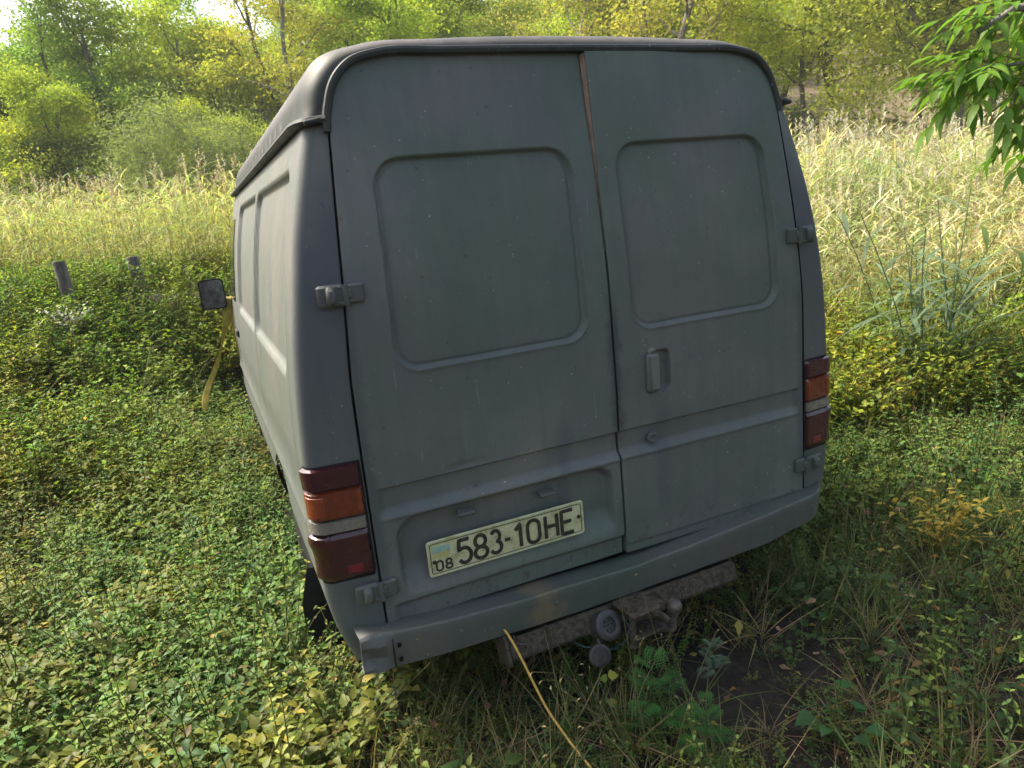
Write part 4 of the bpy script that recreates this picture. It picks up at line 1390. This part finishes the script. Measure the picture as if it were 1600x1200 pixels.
# --- reed bed
nb = PB()
trd = [t_reed(200 + i, 2.15 + .1 * (i % 3), 11, i % 3 == 0, .15) for i in range(7)]
trr = [t_reed(220 + i, 1.75 + .1 * (i % 3), 11, i % 2 == 0, .38) for i in range(6)]
xy = rand_polar(12500, 5.4, 25, power=1.3)
x, y = xy[:, 0], xy[:, 1]
s_ = (x - CAM[0]) * F_AX[0] + (y - CAM[1]) * F_AX[1]; l_ = (x - CAM[0]) * R_AX[0] + (y - CAM[1]) * R_AX[1]
keep = (s_ > 8.2 + .8 * fbm(x, y, 11, .9) - 2.6 * sstep(.5, 3, l_)) & (rs.rand(len(x)) < .55 + .9 * (fbm(x, y, 12, .7) > -.4))
x, y, l_, s_ = x[keep], y[keep], l_[keep], s_[keep]
p = np.stack([x, y, ground_h(x, y) - .02], -1)
right = l_ > 1 + rs.normal(0, .8, len(x)); idx = rs.randint(0, 42, len(p))
hsc = rs.uniform(.68, 1.08, len(p)) * (.45 + .55 * sstep(5.5, 11.5, s_))
tt_ = np.ones((len(p), 3)) * rs.uniform(.8, 1.2, (len(p), 1)) * (1 + .18 * fbm(x, y, 13, .8)[:, None] * np.array([1, .2, -.8]))
for k in range(7): m = (~right) & (idx % 7 == k); scatter(nb, trd[k], p[m], hsc[m] * .74, tt_[m], .10)
for k in range(6): m = right & (idx % 6 == k); scatter(nb, trr[k], p[m], hsc[m] * .98, tt_[m] * [1.0, 1.04, 1.12], .10)
V, T, C = nb.out()
tag(mk("reed_bed", V, T, M['grass'], None, True, C), "dense yellow-green reed bed stretching behind the van to the trees", "reeds", kind='stuff')

# --- wooden posts
for px, d, hh, rr, lab in ((126, 7.6, 1.56, .056, "weathered grey wooden post nearer the left edge, white flowers at its foot"), (238, 8.2, 1.53, .062, "shorter-looking wooden post between the left post and the van mirror")):
    x, y, z = at(px, d)
    m_ = MB()
    top = hh - z
    P = [(0, 0, -.5), (.01, 0, -.2), (0, .01, top * .5), (-.01, 0, top - .012), (-.01, 0, top)]
    m_.tube(P, [rr * 1.05, rr, rr * .98, rr * .95, rr * .86], 9)
    o = m_.build("wooden_post", M['wood'], None, sharp=60); o.location = (x, y, z)
    tag(o, lab, "post", "wooden posts standing in the reeds")

# ---------------------------------------------------------------- trees
def grow(seed, H=10, spread=.38, nl=(9, 5, 4), leaf=.14, per=120, col=((.13, .17, .03), (.20, .22, .035)), flat=.35, lean_=.05, first=.22, leafw=.5, clump=.42, trunkr=.13, multi=1):
    r = np.random.RandomState(seed); tr = PB(); lf = PB()
    ends = []
    def branch(p, d, L, rad, lvl):
        n = 5; P = [np.array(p)]
        dd = np.array(d, float)
        for i in range(n):
            dd = dd + r.normal(0, .16, 3) + np.array([0, 0, .05 if lvl else .1]); dd /= np.linalg.norm(dd)
            P.append(P[-1] + dd * L / n)
        P = np.array(P); rr = np.linspace(rad, rad * .35, n + 1)
        tr.stem(P, rr, (1, 1, 1), 6 if lvl < 1 else (5 if lvl == 1 else 3))
        return P, rr
    roots = [(0, 0)] if multi == 1 else [(r.normal(0, .25), r.normal(0, .25)) for _ in range(multi)]
    for rx, ry in roots:
        th = H * .86 * (1 if multi == 1 else r.uniform(.7, 1))
        P0, r0 = branch((rx, ry, -.4), (r.normal(0, lean_) + rx * .4, r.normal(0, lean_) + ry * .4, 1), th, trunkr, 0)
        nlim = nl[0] if multi == 1 else max(4, nl[0] // 2)
        for i in range(nlim):
            t = first + (1 - first) * (i + r.rand() * .7) / nlim
            p = np.array([np.interp(t, np.linspace(0, 1, 6), P0[:, k]) for k in range(3)])
            a = i * 2.4 + r.uniform(-.5, .5); el = r.uniform(.15, .75) + .5 * t ** 2
            L = H * spread * (1.15 - .75 * t) * r.uniform(.75, 1.2)
            d = (math.cos(a) * math.cos(el), math.sin(a) * math.cos(el), math.sin(el))
            P1, r1 = branch(p, d, L, trunkr * .5 * (1.1 - .6 * t), 1)
            ends.append(P1[-1])
            for j in range(nl[1]):
                t2 = .3 + .7 * (j + r.rand()) / nl[1]
                q = np.array([np.interp(t2, np.linspace(0, 1, 6), P1[:, k]) for k in range(3)])
                d2 = np.array(d) + r.normal(0, .55, 3) + [0, 0, .1]; d2 /= np.linalg.norm(d2)
                P2, _ = branch(q, d2, L * .48 * r.uniform(.6, 1.1), trunkr * .17, 2)
                for k in range(nl[2]):
                    ends.append(P2[r.randint(2, 6)] + r.normal(0, .16, 3))
    E = np.array(ends); N = len(E)
    tone = r.rand(N)
    cc = np.repeat(E, per, 0) + r.normal(0, 1, (N * per, 3)) * np.array([clump, clump, clump * flat])
    cc[:, 2] -= .25 * (np.abs(cc[:, 0] - np.repeat(E[:, 0], per)) + np.abs(cc[:, 1] - np.repeat(E[:, 1], per))) * .5
    n = len(cc)
    nrm = r.normal(0, .55, (n, 3)) + [0, 0, .8]; nrm /= np.linalg.norm(nrm, axis=1)[:, None]
    u = np.cross(nrm, r.normal(0, 1, (n, 3))); u /= np.linalg.norm(u, axis=1)[:, None]; v = np.cross(nrm, u)
    L = leaf * r.uniform(.6, 1.3, (n, 1)); W = L * leafw
    V = np.stack([cc - u * L * .5, cc - v * W * .5, cc + u * L * .5, cc + v * W * .5], 1).reshape(-1, 3)
    T = (np.array([(0, 1, 2), (0, 2, 3)])[None] + (np.arange(n) * 4)[:, None, None]).reshape(-1, 3)
    c0, c1 = np.array(col[0]), np.array(col[1])
    tn_ = np.clip(np.repeat(tone, per) + r.normal(0, .18, n), 0, 1)[:, None]
    c = (c0 * (1 - tn_) + c1 * tn_) * r.uniform(.75, 1.2, (n, 1)) * np.array([1.32, 1.30, 1.25])
    lf.add(V, T, np.repeat(c, 4, 0))
    return tr.out(), lf.out()


SPEC = {
    'locust': dict(H=10, spread=.42, nl=(9, 5, 4), col=((.15, .21, .035), (.32, .35, .05)), flat=.32),
    'gold': dict(H=9, spread=.42, nl=(9, 5, 4), col=((.23, .29, .045), (.40, .41, .06)), flat=.34, per=90),
    'olive': dict(H=9.5, spread=.40, nl=(9, 5, 4), col=((.15, .19, .040), (.26, .27, .065)), flat=.6, per=100),
    'willow': dict(H=5.2, spread=.55, nl=(11, 5, 4), col=((.12, .16, .06), (.20, .23, .09)), flat=.9, leaf=.10, leafw=.30, per=110, first=.05, multi=3, trunkr=.07, clump=.36),
    'shrub': dict(H=3.4, spread=.60, nl=(10, 5, 4), col=((.11, .16, .035), (.19, .22, .05)), flat=.8, leaf=.10, per=90, first=.03, multi=3, trunkr=.05, clump=.28),
    'bank': dict(H=10, spread=.36, nl=(9, 5, 4), col=((.20, .25, .04), (.40, .40, .06)), flat=.30, per=75, first=.50, lean_=.03),
    'bare': dict(H=11, spread=.34, nl=(8, 4, 3), col=((.18, .19, .04), (.30, .27, .06)), flat=.35, per=75, trunkr=.15, first=.3),
}
PROTO = {}
def proto(kind, v):
    key = (kind, v)
    if key not in PROTO:
        (tV, tT, tC), (lV, lT, lC) = grow(1000 + 37 * v + sum(map(ord, kind)), **SPEC[kind])
        ms = []
        for nm, Va, Ta, Ca, mt in (("trunk", tV, tT, None, M['barkg'] if kind in ('bare', 'willow') else M['bark']), ("crown", lV, lT, lC, M['leaf'])):
            me = bpy.data.meshes.new(f"{kind}_{nm}")
            me.vertices.add(len(Va)); me.vertices.foreach_set("co", Va.astype(np.float32).ravel())
            me.loops.add(Ta.size); me.loops.foreach_set("vertex_index", Ta.astype(np.int32).ravel())
            me.polygons.add(len(Ta)); me.polygons.foreach_set("loop_start", np.arange(0, Ta.size, 3, dtype=np.int32))
            me.update(calc_edges=True)
            me.polygons.foreach_set("use_smooth", np.full(len(Ta), nm == "trunk"))
            if Ca is not None:
                a_ = me.color_attributes.new("tint", 'FLOAT_COLOR', 'POINT'); c4 = np.ones((len(Va), 4), np.float32); c4[:, :3] = Ca
                a_.data.foreach_set("color", c4.ravel())
            me.materials.append(mt); ms.append(me)
        PROTO[key] = (ms[0], ms[1], (tV, tT), (lV, lT, lC))
    return PROTO[key]


def tree(name, kind, v, px, d, sc, label, cat="tree", rz=0.0, col=(1, 1, 1), tilt=(0, 0), group="trees at the edge of the wood"):
    tm_, cm, _, _ = proto(kind, v)
    x, y, z = at(px, d)
    e = empty(name, (x, y, z - .05), rz); e.rotation_euler = (tilt[0], tilt[1], rz); e.scale = (sc, sc, sc)
    a = bpy.data.objects.new("trunk", tm_); b = bpy.data.objects.new("crown", cm)
    for o in (a, b): COL.objects.link(o); o.parent = e
    b.color = (*col, 1)
    return tag(e, label, cat, group)

TREES = [
    ("locust_tree", 'locust', 0, 25, 30, .98, "feathery yellow-green tree at the far left edge under the sky", 1.0, (1, .98, .9), (0, .10)),
    ("locust_tree", 'gold', 0, 95, 27, .72, "low yellow-leaved tree with dark slanting limbs over the reeds at left", 2.2, (1, 1, 1), (.1, .22)),
    ("locust_tree", 'locust', 1, 215, 34, 1.13, "tall thin-topped tree standing against the patch of sky", .4, (.9, .95, .95), (0, 0)),
    ("locust_tree", 'locust', 2, 165, 28, .66, "small bright green tree between the slanting one and the willow", 3.0, (1.0, 1.05, .8), (0, .1)),
    ("willow_bush", 'willow', 0, 300, 24.5, 1.12, "wide grey-green willow bush rising from the reeds left of the roof", 0, (1, 1, 1.05), (0, 0)),
    ("willow_bush", 'willow', 1, 395, 24, .88, "smaller willow bush touching the van's roof edge", 1.3, (1.05, 1.05, .9), (0, 0)),
    ("locust_tree", 'gold', 1, 355, 33, 1.1, "yellowish tree behind the willow bushes", 1.9, (.95, 1, 1), (0, 0)),
    ("bare_branched_tree", 'bare', 0, 480, 30, 1.0, "thinly leaved tree with grey forked branches left of the roof corner", .7, (1, 1, 1), (0, .05)),
    ("locust_tree", 'locust', 3, 440, 26, .55, "bright yellow-green sapling beside the roof's rounded corner", 2.7, (1.25, 1.2, .7), (0, 0)),
    ("bare_branched_tree", 'bare', 1, 540, 29, 1.05, "grey-trunked tree rising just behind the left part of the roof", 2.0, (1, 1.05, .9), (0, 0)),
    ("locust_tree", 'locust', 0, 640, 31, 1.0, "leafy green tree above the left rear door", 3.3, (1, 1.1, .8), (0, 0)),
    ("locust_tree", 'locust', 2, 770, 33, 1.1, "yellow-green tree above the middle of the roof", 5.0, (1.05, 1.05, .8), (0, 0)),
    ("bare_branched_tree", 'bare', 2, 900, 30, .95, "sparse tree with a crooked stem above the door gap", 1.2, (1, 1, 1), (0, 0)),
    ("locust_tree", 'gold', 2, 985, 32, 1.1, "golden-leaved tree above the right rear door", 4.0, (1, 1.05, .9), (0, 0)),
    ("double_trunk_tree", 'bare', 3, 1062, 26, 1.15, "tree with a thick grey double trunk behind the roof", 1.0, (1, 1, 1), (0, 0)),
    ("locust_tree", 'gold', 0, 1150, 29, 1.1, "bright yellow-green tree at the roof's right corner", 2.6, (1.05, 1.1, .9), (0, 0)),
    ("locust_tree", 'bank', 3, 1250, 27, .95, "yellow-green tree with low layered branches right of the van", .9, (1.05, 1.08, .85), (0, 0)),
    ("locust_tree", 'bank', 0, 1325, 27.5, 1.05, "dark-stemmed tree on the left of the bare bank", 4.4, (1.2, 1.2, .8), (0, 0)),
    ("locust_tree", 'bank', 1, 1358, 29, 1.25, "taller dark-stemmed tree standing on the bare bank", .3, (1, 1.05, .9), (0, 0)),
    ("locust_tree", 'bank', 2, 1440, 33, 1.15, "shaded green tree behind the bare bank", 1.7, (.9, .95, .9), (0, 0)),
    ("olive_leaved_tree", 'olive', 0, 1520, 24, 1.0, "olive-green tree behind the overhanging branch", 2.0, (1.2, 1.2, 1), (0, 0)),
    ("olive_leaved_tree", 'olive', 1, 1590, 27, 1.15, "large olive-green tree at the right edge", .5, (1.2, 1.15, .95), (0, 0)),
    ("low_shrub", 'shrub', 0, 1255, 25.5, .75, "green shrub at the van's right gutter end", 0, (1.1, 1.1, .9), (0, 0)),
    ("low_shrub", 'shrub', 1, 1455, 25, .62, "dull green shrub right of the bare bank", 1, (1, 1, 1), (0, 0)),
    ("low_shrub", 'shrub', 0, 20, 24.5, .85, "dark shrub at the reeds' edge, far left", 2, (.7, .75, .85), (0, 0)),
    ("low_shrub", 'shrub', 1, 120, 25, .7, "shrub below the slanting limbs at left", 3, (.75, .8, .9), (0, 0)),
]
for nm, kind, v, px, d, sc, lab, rz, col, tl_ in TREES:
    cat = "bush" if "bush" in nm or "shrub" in nm else "tree"
    tree(nm, kind, v, px, d, sc, lab, cat, rz, col, tl_)

# unseen trees added behind and left of camera, darkening van rear and foreground
for k, (bx, by, kind, v, sc) in enumerate(((-7, -15, 'olive', 0, .8), (-1, -15, 'locust', 1, .8), (5, -15, 'olive', 1, .85), (10.5, -12, 'locust', 2, .9), (14, -4, 'olive', 0, .9), (-13.5, -14, 'locust', 3, .9), (-6.3, 1.9, 'olive', 1, .78))):
    tm_, cm, _, _ = proto(kind, v)
    e = empty("woodland_tree", (bx, by, -.1), k * 1.3); e.scale = (sc, sc, sc)
    for nm, me in (("trunk", tm_), ("crown", cm)):
        o = bpy.data.objects.new(nm, me); COL.objects.link(o); o.parent = e
    tag(e, ("olive-leaved tree added out of view to the left to shade the foreground" if k == 6 else "green tree added unseen behind the viewer to darken the van rear"), "tree", "unseen trees added behind the viewer" if k < 6 else None)

# the wood behind: one mass
wb = PB(); wt = PB()
r2 = np.random.RandomState(77)
kinds = [('locust', 0), ('olive', 0), ('gold', 1), ('locust', 2), ('olive', 1), ('bare', 0), ('locust', 3)]
cells = []
for d in (35, 40, 46, 54, 64, 76):
    nn = int(17 + d * .10)
    for k in range(nn): cells.append((-120 + 1840 * (k + r2.uniform(.1, .9)) / nn, d + r2.uniform(-2.5, 2.5)))
for k, (px, d) in enumerate(cells):
    kind, v = kinds[r2.randint(len(kinds))]
    if 1220 < px < 1500 and d < 50: continue
    _, _, (tV, tT), (lV, lT, lC) = proto(kind, v)
    x, y, z = at(px, d)
    sc = r2.uniform(.85, 1.2) * (1.0 if px < 300 else 1.05)
    pos = np.array([[x, y, z - .1]])
    yaw = np.array([r2.uniform(0, 6.28)])
    tint = np.array([[1, 1, 1.]]) * r2.uniform(.75, 1.35) * np.array([[1 + r2.uniform(-.3, .15), 1.05, .9]])
    ln = len(lV) // 4; sel = r2.rand(ln) < .82
    q = np.repeat(sel, 4); remap = np.cumsum(q) - 1
    fsel = np.repeat(sel, 2)
    scatter(wb, (lV[q] , remap[lT[fsel]], lC[q]), pos, [sc], tint, 0.0, yaw, r2)
    scatter(wt, (tV, tT, np.ones_like(tV)), pos, [sc], None, 0.0, yaw, r2)
# understorey at the foot of the wood
for k in range(46):
    px = r2.uniform(-60, 1680); d = r2.uniform(27, 44)
    if 1225 < px < 1475: continue
    _, _, _, (lV, lT, lC) = proto('shrub', k % 2)
    x, y, z = at(px, d)
    scatter(wb, (lV, lT, lC), np.array([[x, y, z]]), [r2.uniform(.6, 1.25)], np.array([[.8, .85, .85]]) * r2.uniform(.6, 1.15), 0, np.array([r2.uniform(0, 6.28)]), r2)
V, T, C = wb.out()
wood = mk("woodland", V, T, M['leaf'], None, False, C)
tag(wood, "mixed wood climbing the hillside behind the reed bed", "woodland", kind='stuff')
V, T, C = wt.out()
mk("woodland_trunks", V, T, M['bark'], wood, True)

# ---------------------------------------------------------------- overhanging tree beside the camera
def cam_pt(r_, u_, f_):
    R = np.array([[0.90925777, 0.18132142, -0.37466365], [-0.40498393, 0.17753274, -0.8969226], [-0.09611621, 0.9672666, 0.23485528]])
    return CAM + R[:, 0] * r_ + R[:, 1] * u_ - R[:, 2] * f_
ash = empty("overhanging_tree", (1.95, -2.75, 0))
tag(ash, "broad-leaved tree whose branch of pointed leaflets hangs in at upper right", "tree")
aw = PB(); al = PB(); r3 = np.random.RandomState(9)
base = np.array([1.95, -2.75, 0.])
tp = np.array([(0, 0, -.2), (.02, .02, 1.2), (-.05, .05, 2.4), (-.02, .12, 3.6), (.05, .1, 5.0), (0, .1, 6.6)])
aw.stem(tp, [.16, .14, .125, .10, .07, .03], (1, 1, 1), 12)
def frond(p, d, L, col, nlf=4, ll=.10):
    """pinnate leaf: rachis with leaflet pairs and a terminal leaflet"""
    d = np.array(d, float); d /= np.linalg.norm(d)
    P = [p + d * L * s + np.array([0, 0, -.30 * L * s * s]) for s in np.linspace(0, 1, 6)]
    al.stem([q - base for q in P], .0012, (.16, .20, .05), 3)
    side = np.cross(d, (0, 0, 1)); side /= np.linalg.norm(side) + 1e-9
    for i in range(nlf):
        s = .30 + .62 * i / max(1, nlf - 1); q = np.array([np.interp(s, np.linspace(0, 1, 6), [w[m] for w in P]) for m in range(3)])
        for sg in (-1, 1):
            dd = side * sg * .9 + d * .8 + np.array([0, 0, -.45]) + r3.normal(0, .12, 3)
            al.leaf(q - base, dd, (0, 0, 1), ll * r3.uniform(.8, 1.15), ll * .30, vcol(col, .18, r3), 5, r3.uniform(.1, .4), .25)
    al.leaf(P[-1] - base, d + np.array([0, 0, -.5]), (0, 0, 1), ll * 1.15, ll * .33, vcol(col, .12, r3), 5, .3, .25)
def limb(P, r0, fronds, fl=.26, col=(.12, .23, .030), ll=.10):
    P = np.array(P, float)
    t_ = np.linspace(0, 1, len(P)); tq = np.linspace(0, 1, 14)
    Q = np.stack([np.interp(tq, t_, P[:, k]) for k in range(3)], -1)
    Q[1:-1] += r3.normal(0, .012, (12, 3))
    aw.stem(Q - base, np.linspace(r0, r0 * .18, 14), (1, 1, 1), 6)
    for i in range(fronds):
        t = .35 + .65 * (i + .5) / fronds; q = np.array([np.interp(t, tq, Q[:, k]) for k in range(3)])
        tang = Q[-1] - Q[-4]; tang /= np.linalg.norm(tang)
        d = tang * .6 + r3.normal(0, .6, 3) + np.array([0, 0, -.05])
        frond(q, d, fl * r3.uniform(.7, 1.15), col, r3.randint(3, 5), ll)
# the branch in view: pixel columns 1440..1600, rows 0..320 at about 1.6 m
A0 = base + tp[3]
S1 = cam_pt(1.75, .95, 1.35)
limb([A0, (A0 + S1) / 2 + [0, 0, .25], S1, cam_pt(1.30, .93, 1.55), cam_pt(1.06, .80, 1.62)], .035, 40, .16, ll=.056)
limb([S1, cam_pt(1.42, .72, 1.5), cam_pt(1.20, .72, 1.58), cam_pt(1.03, .70, 1.62)], .014, 40, .16, ll=.056)
limb([S1, cam_pt(1.50, .85, 1.5), cam_pt(1.32, .66, 1.56), cam_pt(1.22, .56, 1.6)], .012, 24, .14, ll=.054)
limb([S1, cam_pt(1.50, 1.1, 1.5), cam_pt(1.28, 1.02, 1.6), cam_pt(1.2, .95, 1.7)], .012, 34, .16, ll=.056)
# the rest of the crown, above and behind the camera
for k in range(9):
    t = r3.uniform(.35, 1.0); p0 = base + np.array([np.interp(t, np.linspace(0, 1, 6), tp[:, m]) for m in range(3)])
    a = r3.uniform(0, 6.28); L = r3.uniform(1.2, 3.0) * (1.25 - .6 * t)
    d = np.array([math.cos(a), math.sin(a), r3.uniform(.1, .7)])
    tip = p0 + d * L
    if tip[2] < 2.9: tip[2] = 2.9 + r3.rand() * .6
    if ((tip - CAM)[:2] @ F_AX) > .3 and tip[2] < 4.2: tip[2] = 4.2 + r3.rand()
    limb([p0, (p0 + tip) / 2 + [0, 0, .15], tip], .03, 15, .34, ll=.115)
V, T, C = aw.out(); mk("trunk", V, T, M['barkg'], ash)
V, T, C = al.out(); mk("crown", V, T, M['leaf'], ash, True, C)

# ---------------------------------------------------------------- hazy air
hz = MB(); hz.box((0, 60, 25), (360, 300, 56))
ho = hz.build("haze", None, None, smooth=False)
hm = bpy.data.materials.new("hazy_air"); hm.use_nodes = True
hm.node_tree.nodes.remove(hm.node_tree.nodes["Principled BSDF"])
pv = hm.node_tree.nodes.new("ShaderNodeVolumePrincipled")
pv.inputs['Color'].default_value = (.95, .97, 1.0, 1); pv.inputs['Density'].default_value = .0009
hm.node_tree.links.new(pv.outputs[0], hm.node_tree.nodes["Material Output"].inputs['Volume'])
ho.data.materials.append(hm)
tag(ho, kind='stuff')
